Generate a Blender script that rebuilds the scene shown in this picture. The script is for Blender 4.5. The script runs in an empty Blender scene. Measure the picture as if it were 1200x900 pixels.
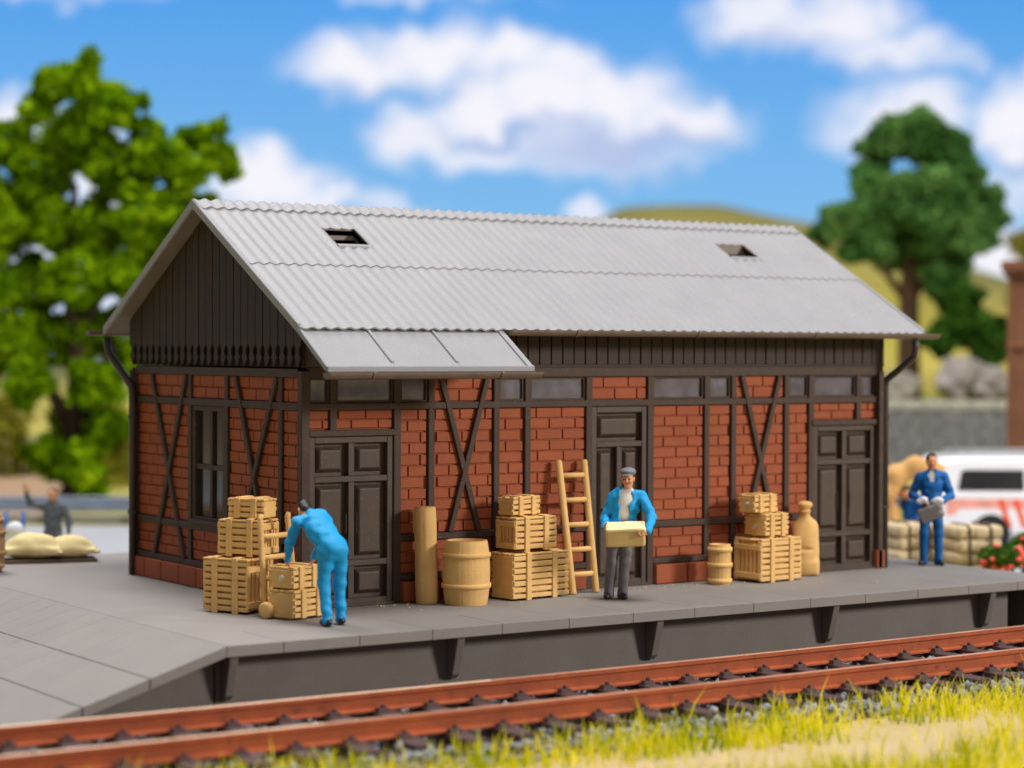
import bpy, math, random
import numpy as np
from mathutils import Vector, Matrix

random.seed(7); RNG = np.random.default_rng(11)
SC = bpy.context.scene
COL = SC.collection
PI = math.pi
R = math.radians
GZ = -0.85                       # ground level; the platform top is z = 0

# ------------------------------------------------------------------ colours and materials
def lin(r, g, b):
    f = lambda c: (c/12.92 if c <= .04045 else ((c+.055)/1.055)**2.4)
    return (f(r/255), f(g/255), f(b/255), 1)

def nd(nt, kind, **kw):
    n = nt.nodes.new(kind)
    for k, v in kw.items(): setattr(n, k, v)
    return n

def mat(name, col, rough=.6, col2=None, nscale=3., namt=.5, bump=.15, bscale=60., spec=.35, island=0.,
        speck=None, speck_amt=.0, speck_scale=40., coat=0.):
    """Plastic / painted surface: two tones mixed by noise, fine bump, optional specks, optional per-piece variation."""
    m = bpy.data.materials.new(name); m.use_nodes = True
    nt = m.node_tree; L = nt.links
    b = nt.nodes['Principled BSDF']
    b.inputs['Roughness'].default_value = rough
    b.inputs['Specular IOR Level'].default_value = spec
    b.inputs['Coat Weight'].default_value = coat
    tc = nd(nt, 'ShaderNodeTexCoord')
    no = nd(nt, 'ShaderNodeTexNoise'); no.inputs['Scale'].default_value = nscale
    no.inputs['Detail'].default_value = 6; no.inputs['Roughness'].default_value = .62
    L.new(tc.outputs['Object'], no.inputs['Vector'])
    if col2 is None: col2 = tuple(c*.72 for c in col[:3]) + (1,)
    cr = nd(nt, 'ShaderNodeValToRGB')
    cr.color_ramp.elements[0].position = .5-.5*namt*.6; cr.color_ramp.elements[1].position = .5+.5*namt*.6
    cr.color_ramp.elements[0].color = col2; cr.color_ramp.elements[1].color = col
    L.new(no.outputs['Fac'], cr.inputs['Fac'])
    out = cr.outputs['Color']
    if island:
        ge = nd(nt, 'ShaderNodeNewGeometry')
        mr = nd(nt, 'ShaderNodeMapRange'); mr.inputs['To Min'].default_value = 1-island; mr.inputs['To Max'].default_value = 1+island
        L.new(ge.outputs['Random Per Island'], mr.inputs['Value'])
        hs = nd(nt, 'ShaderNodeHueSaturation'); L.new(out, hs.inputs['Color']); L.new(mr.outputs['Result'], hs.inputs['Value'])
        out = hs.outputs['Color']
    if speck:
        n2 = nd(nt, 'ShaderNodeTexNoise'); n2.inputs['Scale'].default_value = speck_scale; n2.inputs['Detail'].default_value = 3
        L.new(tc.outputs['Object'], n2.inputs['Vector'])
        r2 = nd(nt, 'ShaderNodeValToRGB')
        r2.color_ramp.elements[0].position = .62; r2.color_ramp.elements[1].position = .74
        r2.color_ramp.elements[0].color = (0, 0, 0, 1); r2.color_ramp.elements[1].color = (speck_amt,)*3+(1,)
        L.new(n2.outputs['Fac'], r2.inputs['Fac'])
        mx = nd(nt, 'ShaderNodeMix', data_type='RGBA')
        L.new(r2.outputs['Color'], mx.inputs['Factor']); L.new(out, mx.inputs['A']); mx.inputs['B'].default_value = speck
        out = mx.outputs['Result']
    L.new(out, b.inputs['Base Color'])
    if bump:
        n3 = nd(nt, 'ShaderNodeTexNoise'); n3.inputs['Scale'].default_value = bscale; n3.inputs['Detail'].default_value = 4
        L.new(tc.outputs['Object'], n3.inputs['Vector'])
        bp = nd(nt, 'ShaderNodeBump'); bp.inputs['Strength'].default_value = bump; bp.inputs['Distance'].default_value = .02
        L.new(n3.outputs['Fac'], bp.inputs['Height']); L.new(bp.outputs['Normal'], b.inputs['Normal'])
        rr = nd(nt, 'ShaderNodeMapRange'); rr.inputs['To Min'].default_value = max(0, rough-.1); rr.inputs['To Max'].default_value = min(1, rough+.12)
        L.new(no.outputs['Fac'], rr.inputs['Value']); L.new(rr.outputs['Result'], b.inputs['Roughness'])
    return m

def leaf_mat(name, cols, nscale=.9, transl=.3):
    """Leaves: colour by clump noise and by leaf, diffuse + translucent."""
    m = bpy.data.materials.new(name); m.use_nodes = True
    nt = m.node_tree; L = nt.links; nt.nodes.clear()
    o = nd(nt, 'ShaderNodeOutputMaterial')
    tc = nd(nt, 'ShaderNodeTexCoord'); no = nd(nt, 'ShaderNodeTexNoise'); no.inputs['Scale'].default_value = nscale
    no.inputs['Detail'].default_value = 3
    L.new(tc.outputs['Object'], no.inputs['Vector'])
    ge = nd(nt, 'ShaderNodeNewGeometry')
    ma = nd(nt, 'ShaderNodeMath', operation='MULTIPLY_ADD'); ma.inputs[1].default_value = .45; ma.inputs[2].default_value = -.22
    L.new(ge.outputs['Random Per Island'], ma.inputs[0])
    ad = nd(nt, 'ShaderNodeMath', operation='ADD'); L.new(no.outputs['Fac'], ad.inputs[0]); L.new(ma.outputs[0], ad.inputs[1])
    cr = nd(nt, 'ShaderNodeValToRGB')
    while len(cr.color_ramp.elements) < len(cols): cr.color_ramp.elements.new(.5)
    for i, c in enumerate(cols):
        cr.color_ramp.elements[i].position = .28+.44*i/(len(cols)-1); cr.color_ramp.elements[i].color = c
    L.new(ad.outputs[0], cr.inputs['Fac'])
    d = nd(nt, 'ShaderNodeBsdfDiffuse'); t = nd(nt, 'ShaderNodeBsdfTranslucent'); mx = nd(nt, 'ShaderNodeMixShader')
    mx.inputs['Fac'].default_value = transl
    L.new(cr.outputs['Color'], d.inputs['Color']); L.new(cr.outputs['Color'], t.inputs['Color'])
    L.new(d.outputs[0], mx.inputs[1]); L.new(t.outputs[0], mx.inputs[2]); L.new(mx.outputs[0], o.inputs['Surface'])
    return m

M = {}
M['timber']  = mat('dark timber plastic', lin(80, 62, 53), .55, lin(62, 48, 41), 4, .8, .25, 90, spec=.25, speck=lin(128, 114, 104), speck_amt=.35, speck_scale=23)
M['boards']  = mat('weatherboard plastic', lin(62, 48, 38), .55, lin(46, 35, 27), 5, .8, .35, 70, spec=.25, speck=lin(120, 105, 92), speck_amt=.25, speck_scale=30)
M['door']    = mat('door plastic', lin(80, 64, 54), .45, lin(65, 52, 43), 5, .8, .2, 80, spec=.35, speck=lin(135, 122, 110), speck_amt=.3, speck_scale=26)
M['brick']   = mat('red brick plastic', lin(165, 89, 56), .62, lin(146, 74, 46), 2.2, .9, .5, 55, spec=.25, island=.05, speck=lin(176, 106, 84), speck_amt=.35, speck_scale=45)
M['roof']    = mat('corrugated roof plastic', lin(148, 147, 151), .5, lin(139, 138, 142), 1.6, .9, .22, 60, spec=.35, speck=lin(206, 203, 204), speck_amt=.3, speck_scale=34)
M['soffit']  = mat('roof underside shade brown', lin(135, 122, 113), .6, lin(118, 106, 98), 2, .8, .2, 50)  # roof grey with its brownish underside shade put into the colour
M['gutter']  = mat('gutter plastic', lin(112, 95, 84), .42, lin(92, 78, 69), 3, .8, .12, 60, spec=.5)
M['pipe']    = mat('downpipe plastic', lin(70, 58, 52), .4, None, 3, .7, .1, 60, spec=.5)
M['glass']   = mat('window glazing reflection tint', lin(104, 98, 112), .2, lin(62, 56, 58), 2.2, 1., .12, 5, spec=.9)  # lavender grey reflection tone put into the pane colour
M['dark']    = mat('painted interior dark', lin(34, 30, 28), .8, None, 3, .5, 0)  # dark tone stands in for unlit rooms and shaded gaps
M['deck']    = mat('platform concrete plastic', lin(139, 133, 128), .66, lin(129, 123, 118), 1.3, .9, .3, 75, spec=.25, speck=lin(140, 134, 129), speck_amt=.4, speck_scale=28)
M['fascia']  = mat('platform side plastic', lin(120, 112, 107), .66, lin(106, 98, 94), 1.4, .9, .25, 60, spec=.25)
M['crate']   = mat('tan crate plastic', lin(230, 188, 122), .6, lin(214, 170, 104), 4, .8, .35, 70, spec=.3, speck=lin(226, 196, 148), speck_amt=.35, speck_scale=24)
M['tan']     = mat('tan moulded plastic', lin(230, 186, 120), .6, lin(214, 170, 104), 3, .8, .4, 75, spec=.3, speck=lin(224, 192, 142), speck_amt=.3, speck_scale=22)
M['glue']    = mat('dried white glue', lin(228, 222, 208), .4, None, 5, .5, .1)
M['crumb']   = mat('wood chips', lin(196, 176, 140), .8, lin(160, 140, 108), 20, .8, .2)
M['rust']    = mat('rusty rail paint', lin(184, 92, 50), .6, lin(136, 66, 40), 2.2, .9, .4, 50, spec=.3, speck=lin(104, 56, 40), speck_amt=.7, speck_scale=6)
M['railtop'] = mat('worn rail head', lin(226, 200, 174), .4, lin(206, 160, 126), 1.1, .7, .2, 40, spec=.5)
M['railtop2']= mat('dull rail head', lin(196, 150, 122), .45, lin(150, 96, 70), .9, .9, .2, 40, spec=.5)
M['sleeper'] = mat('dark brown sleeper', lin(82, 58, 56), .65, lin(58, 40, 39), 5, .9, .4, 45, spec=.3)
M['stone']   = mat('grey ballast stone', lin(150, 152, 158), .8, lin(104, 104, 110), 4, .9, .4, 30, island=.3)
M['bed']     = mat('dark track bed', lin(72, 58, 52), .9, lin(48, 40, 38), 2.5, .9, .6, 20)
M['road']    = mat('light grey road', lin(160, 161, 167), .8, lin(150, 151, 157), .5, .8, .3, 12)
M['sand']    = mat('sandy soil', lin(184, 160, 126), .9, lin(166, 148, 92), .75, .7, .7, 9)
M['meadow']  = mat('dry meadow', lin(186, 172, 92), .95, lin(140, 138, 50), .22, .6, .5, 4)
M['hill']    = mat('grassy hillside', lin(214, 194, 96), .95, lin(176, 164, 62), .11, .55, .3, 3)
M['earth']   = mat('bare pink earth', lin(192, 156, 128), .95, lin(178, 150, 112), .3, .7, .4, 4)
M['blue']    = mat('light blue work cloth', lin(26, 166, 226), .55, lin(14, 146, 212), 4, .8, .3, 40, spec=.35)
M['navy']    = mat('dark blue work cloth', lin(16, 102, 176), .58, lin(10, 86, 154), 4, .8, .3, 40, spec=.3)
M['skin']    = mat('painted skin', lin(232, 172, 128), .5, lin(220, 150, 108), 9, .6, .1, 50, spec=.35)
M['lip']     = mat('painted lips', lin(196, 110, 84), .5, None, 9, .3, 0)
M['eye']     = mat('painted eyes', lin(104, 72, 56), .4, None, 9, .3, 0)
M['hair']    = mat('black hair', lin(36, 30, 30), .4, lin(22, 20, 22), 9, .8, .3, 60, spec=.5)
M['brownhair'] = mat('brown hair', lin(92, 62, 46), .5, None, 9, .8, .3, 60)
M['shirt']   = mat('white shirt', lin(232, 228, 222), .6, lin(214, 208, 202), 6, .8, .25, 40)
M['trouser'] = mat('grey trousers', lin(112, 110, 114), .62, lin(96, 94, 98), 6, .8, .3, 40)
M['cap']     = mat('grey flat cap', lin(134, 136, 144), .6, lin(118, 120, 128), 8, .8, .3, 50)
M['shoe']    = mat('black shoes', lin(30, 28, 30), .3, None, 8, .6, .1, 40, spec=.6)
M['jumper']  = mat('grey jumper', lin(98, 104, 108), .7, lin(78, 84, 88), 5, .8, .3, 40)
M['cream']   = mat('cream carton', lin(236, 208, 142), .55, lin(224, 192, 122), 4, .8, .2, 40)
M['creamlid']= mat('pale carton lid', lin(252, 238, 188), .55, lin(248, 228, 170), 4, .8, .2, 40)
M['greybox'] = mat('grey metal', lin(146, 142, 140), .45, lin(122, 118, 116), 6, .8, .15, 40, spec=.5)
M['sack']    = mat('pale sackcloth', lin(228, 212, 158), .75, lin(212, 192, 134), 5, .8, .4, 45)
M['tansack'] = mat('tan sackcloth', lin(214, 168, 104), .7, lin(196, 150, 88), 5, .8, .4, 45)
M['white']   = mat('white cloth', lin(228, 230, 238), .7, lin(212, 214, 224), 4, .8, .3, 40)
M['bluemetal'] = mat('blue painted metal', lin(28, 92, 176), .4, None, 4, .6, .1, 40, spec=.5)
M['plank']   = mat('weathered plank', lin(96, 76, 54), .7, lin(72, 56, 40), 4, .9, .4, 40)
M['oak']     = mat('barrel oak', lin(196, 158, 112), .6, lin(168, 128, 86), 5, .9, .35, 40, island=.1)
M['railing'] = mat('grey blue steel', lin(140, 150, 168), .5, lin(116, 126, 146), 1.5, .8, .15, 30, spec=.5)
M['wall']    = mat('grey masonry', lin(128, 130, 134), .8, lin(104, 106, 110), 1.2, .9, .5, 14, island=.16)
M['coping']  = mat('pale coping', lin(172, 170, 164), .8, lin(150, 148, 142), 1.5, .8, .3, 14)
M['rock']    = mat('pale boulder', lin(168, 160, 152), .85, lin(132, 126, 120), 1.4, .9, .6, 6)
M['pillar']  = mat('rust brown masonry', lin(134, 88, 60), .75, lin(106, 70, 48), 1.2, .9, .4, 18)
M['vanpaint']= mat('white van paint', lin(236, 236, 240), .25, lin(228, 228, 234), .8, .6, 0, spec=.5, coat=.5)
M['vanglass']= mat('dark van glass', lin(46, 44, 46), .1, lin(34, 32, 34), 1, .6, 0, spec=.8)
M['salmon']  = mat('salmon stripe', lin(240, 164, 150), .3, None, 1, .2, 0, coat=.4)
M['orange']  = mat('red orange stripe', lin(232, 84, 50), .3, None, 1, .2, 0, coat=.4)
M['tyre']    = mat('black tyre', lin(34, 33, 34), .8, None, 5, .6, .2, 30)
M['rim']     = mat('steel rim', lin(170, 172, 176), .3, None, 5, .5, 0, spec=.7)
M['rail_lamp'] = mat('red lamp glass', lin(190, 30, 24), .2, None, 3, .3, 0)
M['bale']    = mat('pale strapped sacking', lin(206, 188, 156), .8, lin(176, 154, 118), 3, .8, .4, 25)
M['strap']   = mat('dark strap', lin(84, 66, 50), .7, None, 5, .6, .2, 30)
M['bark']    = mat('dark bark', lin(76, 58, 44), .9, lin(48, 38, 30), 3, .9, .7, 12)
M['barkbrown']= mat('brown bark', lin(104, 76, 56), .9, lin(74, 54, 40), 3, .9, .7, 12)
M['petal']   = mat('red petals', lin(226, 62, 60), .6, lin(236, 112, 100), 3, .6, .1, 20, island=.15)
M['leafA']   = leaf_mat('bright green foliage', [lin(62, 96, 8), lin(112, 154, 10), lin(160, 192, 24)], .8, .3)
M['leafB']   = leaf_mat('deep green foliage', [lin(60, 100, 48), lin(88, 136, 68), lin(126, 164, 92)], .7, .3)
M['leafC']   = leaf_mat('dark bush foliage', [lin(34, 60, 22), lin(54, 92, 30), lin(84, 122, 42)], .9, .25)
M['leafD']   = leaf_mat('yellow green foliage', [lin(110, 120, 30), lin(160, 160, 50), lin(190, 180, 76)], .9, .3)
M['grass']   = leaf_mat('yellow green grass', [lin(140, 160, 14), lin(222, 214, 16), lin(246, 232, 78)], 1.1, .4)
M['flowerleaf'] = leaf_mat('flower leaves', [lin(40, 80, 26), lin(74, 120, 40), lin(120, 150, 70)], 3., .3)

# ------------------------------------------------------------------ object helpers
def tag(o, label=None, cat=None, group=None, kind=None):
    if label: o['label'] = label
    if cat: o['category'] = cat
    if group: o['group'] = group
    if kind: o['kind'] = kind
    return o

def thing(name, label, cat, loc=(0, 0, 0), rz=0., group=None, rot=None):
    o = bpy.data.objects.new(name, None); COL.objects.link(o)
    o.location = loc; o.rotation_euler = rot if rot else (0, 0, rz); o.empty_display_size = .2
    return tag(o, label, cat, group)

def finish(name, me, mats, parent=None, smooth=False, bevel=0., seg=1, solid=0.):
    for m in (mats if isinstance(mats, (list, tuple)) else [mats]): me.materials.append(m)
    me.update()
    o = bpy.data.objects.new(name, me); COL.objects.link(o)
    if parent: o.parent = parent
    if smooth: me.polygons.foreach_set('use_smooth', [True]*len(me.polygons))
    if solid:
        s = o.modifiers.new('solid', 'SOLIDIFY'); s.thickness = solid; s.offset = -1
    if bevel:
        b = o.modifiers.new('bevel', 'BEVEL'); b.width = bevel; b.segments = seg; b.limit_method = 'ANGLE'; b.angle_limit = R(35)
    return o

class MB:
    """Collects polygons for ONE mesh object."""
    def __init__(s): s.v = []; s.f = []; s.m = []
    def add(s, verts, faces, mi=0):
        o = len(s.v); s.v += [tuple(p) for p in verts]
        s.f += [tuple(i+o for i in f) for f in faces]; s.m += [mi]*len(faces); return s
    def box(s, x0, x1, y0, y1, z0, z1, mi=0, rot=None, c=None):
        x0, x1 = min(x0, x1), max(x0, x1); y0, y1 = min(y0, y1), max(y0, y1); z0, z1 = min(z0, z1), max(z0, z1)
        v = [(x0, y0, z0), (x1, y0, z0), (x1, y1, z0), (x0, y1, z0), (x0, y0, z1), (x1, y0, z1), (x1, y1, z1), (x0, y1, z1)]
        if rot is not None:
            c = Vector(c); v = [tuple(rot @ (Vector(p)-c) + c) for p in v]
        return s.add(v, [(3, 2, 1, 0), (4, 5, 6, 7), (0, 1, 5, 4), (1, 2, 6, 5), (2, 3, 7, 6), (3, 0, 4, 7)], mi)
    def prism(s, pts, fn, a, b, mi=0):
        """Extrude a 2-D outline between depths a and b; fn(u, w, d) -> xyz."""
        n = len(pts)
        v = [fn(u, w, a) for u, w in pts] + [fn(u, w, b) for u, w in pts]
        f = [tuple(range(n)), tuple(range(2*n-1, n-1, -1))] + [(i, i+n, (i+1) % n+n, (i+1) % n) for i in range(n)]
        return s.add(v, f, mi)
    def frustum(s, u0, u1, w0, w1, fn, d0, d1, ins, mi=0):
        """Raised block on a wall plane: base rectangle at depth d0, inset top at d1."""
        v = [fn(u, w, d0) for u, w in ((u0, w0), (u1, w0), (u1, w1), (u0, w1))]
        v += [fn(u, w, d1) for u, w in ((u0+ins, w0+ins), (u1-ins, w0+ins), (u1-ins, w1-ins), (u0+ins, w1-ins))]
        return s.add(v, [(4, 5, 6, 7), (0, 1, 5, 4), (1, 2, 6, 5), (2, 3, 7, 6), (3, 0, 4, 7)], mi)
    def tube(s, pts, rad, n=10, mi=0, cap=True):
        pts = [Vector(p) for p in pts]; N = len(pts)
        rad = rad if isinstance(rad, (list, tuple)) else [rad]*N
        rings = []; ref = None
        for i, p in enumerate(pts):
            t = (pts[min(i+1, N-1)]-pts[max(i-1, 0)]).normalized()
            if ref is None:
                ref = Vector((0, 0, 1)) if abs(t.z) < .9 else Vector((1, 0, 0))
            a = (ref - t*ref.dot(t)).normalized(); ref = a; b = t.cross(a)
            rings.append([p+(a*math.cos(2*PI*k/n)+b*math.sin(2*PI*k/n))*rad[i] for k in range(n)])
        v = [q for r in rings for q in r]; f = []
        for i in range(N-1):
            for k in range(n): f.append((i*n+k, i*n+(k+1) % n, (i+1)*n+(k+1) % n, (i+1)*n+k))
        if cap: f += [tuple(range(n-1, -1, -1)), tuple(range((N-1)*n, N*n))]
        return s.add(v, f, mi)
    def lathe(s, prof, n=32, c=(0, 0, 0), mi=0, wob=None):
        """prof: (radius, z) list, closed with caps."""
        v = []
        for j, (r, z) in enumerate(prof):
            for k in range(n):
                a = 2*PI*k/n; rr = r*(wob(k, n) if wob else 1)
                v.append((c[0]+rr*math.cos(a), c[1]+rr*math.sin(a), c[2]+z))
        f = []
        for j in range(len(prof)-1):
            for k in range(n): f.append((j*n+k, j*n+(k+1) % n, (j+1)*n+(k+1) % n, (j+1)*n+k))
        f += [tuple(range(n-1, -1, -1)), tuple(range((len(prof)-1)*n, len(prof)*n))]
        return s.add(v, f, mi)
    def build(s, name, mats, parent=None, **kw):
        me = bpy.data.meshes.new(name); me.from_pydata(s.v, [], s.f)
        mm = mats if isinstance(mats, (list, tuple)) else [mats]
        if len(mm) > 1: me.polygons.foreach_set('material_index', s.m)
        return finish(name, me, mm, parent, **kw)

def mesh_arrays(name, V, F, mats, parent=None, smooth=False, mi=None):
    """Fast mesh from numpy arrays; F is (n, k)."""
    V = np.asarray(V, np.float32); F = np.asarray(F, np.int32); n, k = F.shape
    me = bpy.data.meshes.new(name)
    me.vertices.add(len(V)); me.vertices.foreach_set('co', V.ravel())
    me.loops.add(n*k); me.loops.foreach_set('vertex_index', F.ravel())
    me.polygons.add(n); me.polygons.foreach_set('loop_start', np.arange(0, n*k, k, dtype=np.int32))
    me.update(calc_edges=True); me.validate()
    if mi is not None and len(me.polygons) == n: me.polygons.foreach_set('material_index', np.asarray(mi, np.int32))
    return finish(name, me, mats, parent, smooth)

# ------------------------------------------------------------------ implicit-surface modeller (figures, sacks)
class SDF:
    def __init__(s): s.p = []
    def _add(s, fn, lo, hi, k, mi, op): s.p.append((fn, np.array(lo, float), np.array(hi, float), k, mi, op)); return s
    def cap(s, a, b, ra, rb=None, k=.03, mi=0, op='u'):
        a = np.array(a, float); b = np.array(b, float); rb = ra if rb is None else rb
        def fn(P):
            ba = b-a; h = np.clip(((P-a)@ba)/max(ba@ba, 1e-9), 0, 1)
            return np.linalg.norm(P-a-h[..., None]*ba, axis=-1)-(ra+(rb-ra)*h)
        r = max(ra, rb); return s._add(fn, np.minimum(a, b)-r, np.maximum(a, b)+r, k, mi, op)
    def ell(s, c, r, Rm=None, k=.03, mi=0, op='u'):
        c = np.array(c, float); r = np.array(r, float); Rm = np.eye(3) if Rm is None else np.array(Rm, float)
        def fn(P):
            q = (P-c)@Rm; k0 = np.linalg.norm(q/r, axis=-1); k1 = np.linalg.norm(q/(r*r), axis=-1)
            return k0*(k0-1)/np.maximum(k1, 1e-6)
        e = np.abs(Rm)@r; return s._add(fn, c-e, c+e, k, mi, op)
    def box(s, c, hs, rd=.01, Rm=None, k=.01, mi=0, op='u'):
        c = np.array(c, float); hs = np.array(hs, float); Rm = np.eye(3) if Rm is None else np.array(Rm, float)
        def fn(P):
            q = np.abs((P-c)@Rm)-hs+rd
            return np.linalg.norm(np.maximum(q, 0), axis=-1)+np.minimum(q.max(-1), 0)-rd
        e = np.abs(Rm)@hs; return s._add(fn, c-e, c+e, k, mi, op)
    def grid(s, h, wr=0., seed=0, freq=28.):
        us = [p for p in s.p if p[5] == 'u']
        lo = np.min([p[1] for p in us], 0)-4*h-.02; hi = np.max([p[2] for p in us], 0)+4*h+.02
        n = np.ceil((hi-lo)/h).astype(int)+1
        ax = [lo[i]+h*np.arange(n[i]) for i in range(3)]
        F = np.full(n, .3, np.float32); D = np.full(n, 9., np.float32); Mi = np.zeros(n, np.int8)
        for fn, a, b, k, mi, op in s.p:
            pad = k+3*h+.01
            i0 = np.clip(np.floor((a-pad-lo)/h).astype(int), 0, n-1); i1 = np.clip(np.ceil((b+pad-lo)/h).astype(int)+1, 1, n)
            if np.any(i1 <= i0): continue
            sl = tuple(slice(i0[i], i1[i]) for i in range(3))
            P = np.stack(np.meshgrid(*[ax[i][sl[i]] for i in range(3)], indexing='ij'), -1)
            d = fn(P); f = F[sl]
            if op == 'u':
                hh = np.clip(.5+.5*(f-d)/k, 0, 1); F[sl] = f*(1-hh)+d*hh-k*hh*(1-hh)
                t = d < D[sl]; D[sl] = np.where(t, d, D[sl]); Mi[sl] = np.where(t, mi, Mi[sl])
            else:
                hh = np.clip(.5-.5*(f+d)/k, 0, 1); F[sl] = f*(1-hh)-d*hh+k*hh*(1-hh)
        if wr:
            rg = np.random.default_rng(seed); idx = np.argwhere(np.abs(F) < .06); P = lo+h*idx; w = np.zeros(len(P))
            for _ in range(7):
                kv = rg.normal(size=3); kv *= rg.uniform(.6, 1.6)*freq/np.linalg.norm(kv)
                w += np.sin(P@kv+rg.uniform(0, 6.28)+1.2*np.sin(P@(kv[[1, 2, 0]]*.5)))
            F[idx[:, 0], idx[:, 1], idx[:, 2]] += wr*w/3
        return F, Mi, lo, h
    def build(s, name, mats, parent=None, h=.01, wr=0., seed=0, freq=28.):
        F, Mi, lo, h = s.grid(h, wr, seed, freq)
        V, Q, q0 = surface_nets(F, lo, h)
        gi = np.clip(np.round((V[Q].mean(1)-lo)/h).astype(int), 0, np.array(F.shape)-1)
        mi = Mi[gi[:, 0], gi[:, 1], gi[:, 2]]
        mm = mats if isinstance(mats, (list, tuple)) else [mats]
        return mesh_arrays(name, V, Q, mm, parent, True, mi if len(mm) > 1 else None)

def surface_nets(F, lo, h):
    S = F < 0; n = np.array(F.shape)-1
    cs = [(i, j, k) for i in (0, 1) for j in (0, 1) for k in (0, 1)]
    sub = lambda A, c: A[c[0]:c[0]+n[0], c[1]:c[1]+n[1], c[2]:c[2]+n[2]]
    cnt = sum(sub(S, c).astype(np.int8) for c in cs)
    idx = np.argwhere((cnt > 0) & (cnt < 8)); N = len(idx)
    acc = np.zeros((N, 3)); num = np.zeros(N)
    for c in cs:
        for a in range(3):
            if c[a]: continue
            e = list(c); e[a] = 1
            A = idx+np.array(c); B = idx+np.array(e)
            fa = F[A[:, 0], A[:, 1], A[:, 2]].astype(float); fb = F[B[:, 0], B[:, 1], B[:, 2]].astype(float)
            x = (fa < 0) != (fb < 0); t = np.where(x, fa/np.where(x, fa-fb, 1), 0)
            acc += np.where(x[:, None], A+(B-A)*t[:, None], 0); num += x
    V = lo+h*acc/num[:, None]
    vid = np.full(n, -1, np.int64); vid[idx[:, 0], idx[:, 1], idx[:, 2]] = np.arange(N)
    Q = []
    for a in range(3):
        b, c = (a+1) % 3, (a+2) % 3
        s0 = [slice(None)]*3; s1 = [slice(None)]*3; s0[a] = slice(0, -1); s1[a] = slice(1, None)
        X = S[tuple(s0)] != S[tuple(s1)]; e = np.argwhere(X)
        e = e[(e[:, b] > 0) & (e[:, c] > 0) & (e[:, b] < n[b]) & (e[:, c] < n[c])]
        ob = np.zeros(3, int); ob[b] = 1; oc = np.zeros(3, int); oc[c] = 1
        q = np.stack([vid[tuple((e-ob-oc).T)], vid[tuple((e-oc).T)], vid[tuple(e.T)], vid[tuple((e-ob).T)]], 1)
        fl = ~S[tuple(e.T)]; q[fl] = q[fl][:, ::-1]; Q.append(q)
    Q = np.concatenate(Q); Q = Q[(Q >= 0).all(1)]
    return V, Q, 0

# ================================================================== CAMERA (solved from the photograph's geometry)
cam_f = Vector((0.55648314, 0.83069598, -0.01645292)); cam_r = Vector((0.83083631, -0.55650493, 0.00364569)); cam_u = Vector((0.00612767, 0.01569845, 0.999858))
cam_p = Vector((-13.00043615, -24.225298, 3.35663309))
cd = bpy.data.cameras.new('camera'); cam = bpy.data.objects.new('camera', cd); COL.objects.link(cam)
mw = Matrix((cam_r, cam_u, -cam_f)).transposed().to_4x4(); mw.translation = cam_p
cam.matrix_world = mw
cd.sensor_width = 36; cd.lens = 2509.6071/1200*36; cd.clip_start = .5; cd.clip_end = 600
cd.dof.use_dof = True; cd.dof.focus_distance = 28.1; cd.dof.aperture_fstop = .285
SC.camera = cam
fh = Vector((cam_f.x, cam_f.y, 0)).normalized(); rh = Vector((fh.y, -fh.x, 0))
YAW = math.atan2(rh.y, rh.x)                                   # direction of the photograph's horizontal
def sd(s, d, z=0.): p = cam_p+rh*s+fh*d; return Vector((p.x, p.y, z))   # metres right of / ahead of the tripod

# ================================================================== FREIGHT SHED
L, D = 10.08, 5.27
shed = thing('freight_shed', 'half-timbered red brick goods shed with grey corrugated roof standing on the platform', 'shed')
FR = lambda u, w, d: (u, d, w)             # front wall: u along x, d into the wall
EN = lambda u, w, d: (d, u, w)             # gable wall: u along y, d into the wall
BK = lambda u, w, d: (u, D-d, w)
RT = lambda u, w, d: (L-d, u, w)

def bar(fn, u0, u1, w0, w1, d0, d1, name, m=None, bevel=.008):
    mb = MB(); a = fn(u0, w0, d0); b = fn(u1, w1, d1)
    mb.box(a[0], b[0], a[1], b[1], a[2], b[2])
    return mb.build(name, m or M['timber'], shed, bevel=bevel)

def brace(fn, u0, w0, u1, w1, wid, d0, d1):
    du, dw = u1-u0, w1-w0; l = math.hypot(du, dw); nx, ny = -dw/l*wid/2, du/l*wid/2
    mb = MB(); mb.prism([(u0+nx, w0+ny), (u1+nx, w1+ny), (u1-nx, w1-ny), (u0-nx, w0-ny)], fn, d0, d1)
    return mb.build('brace', M['timber'], shed, bevel=.008)

def bricks(mb, fn, u0, u1, w0, w1, course=.1465, ln=.415, off=0., d=.034, ph=0):
    """One infill panel: recessed bed plus proud bricks in running bond, clipped to the panel."""
    a = fn(u0-.03, w0-.03, .060); b = fn(u1+.03, w1+.03, .13)
    mb.box(a[0], b[0], a[1], b[1], a[2], b[2])
    n = max(1, round((w1-w0)/course)); ch = (w1-w0)/n; g = .0072
    for r in range(n):
        z0 = w0+r*ch+g; z1 = w0+(r+1)*ch-g
        u = u0-(ln*((r+ph) % 2)*.5+off+random.uniform(0, .05))
        while u < u1:
            e = u+ln*random.uniform(.93, 1.07)
            a0, a1 = max(u+g, u0+.004), min(e-g, u1-.004)
            if a1-a0 > .05:
                dj = d+random.uniform(-.0025, .0025)
                mb.frustum(a0, a1, z0, z1, fn, .064, dj, .006)
            u = e
    return mb

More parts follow.
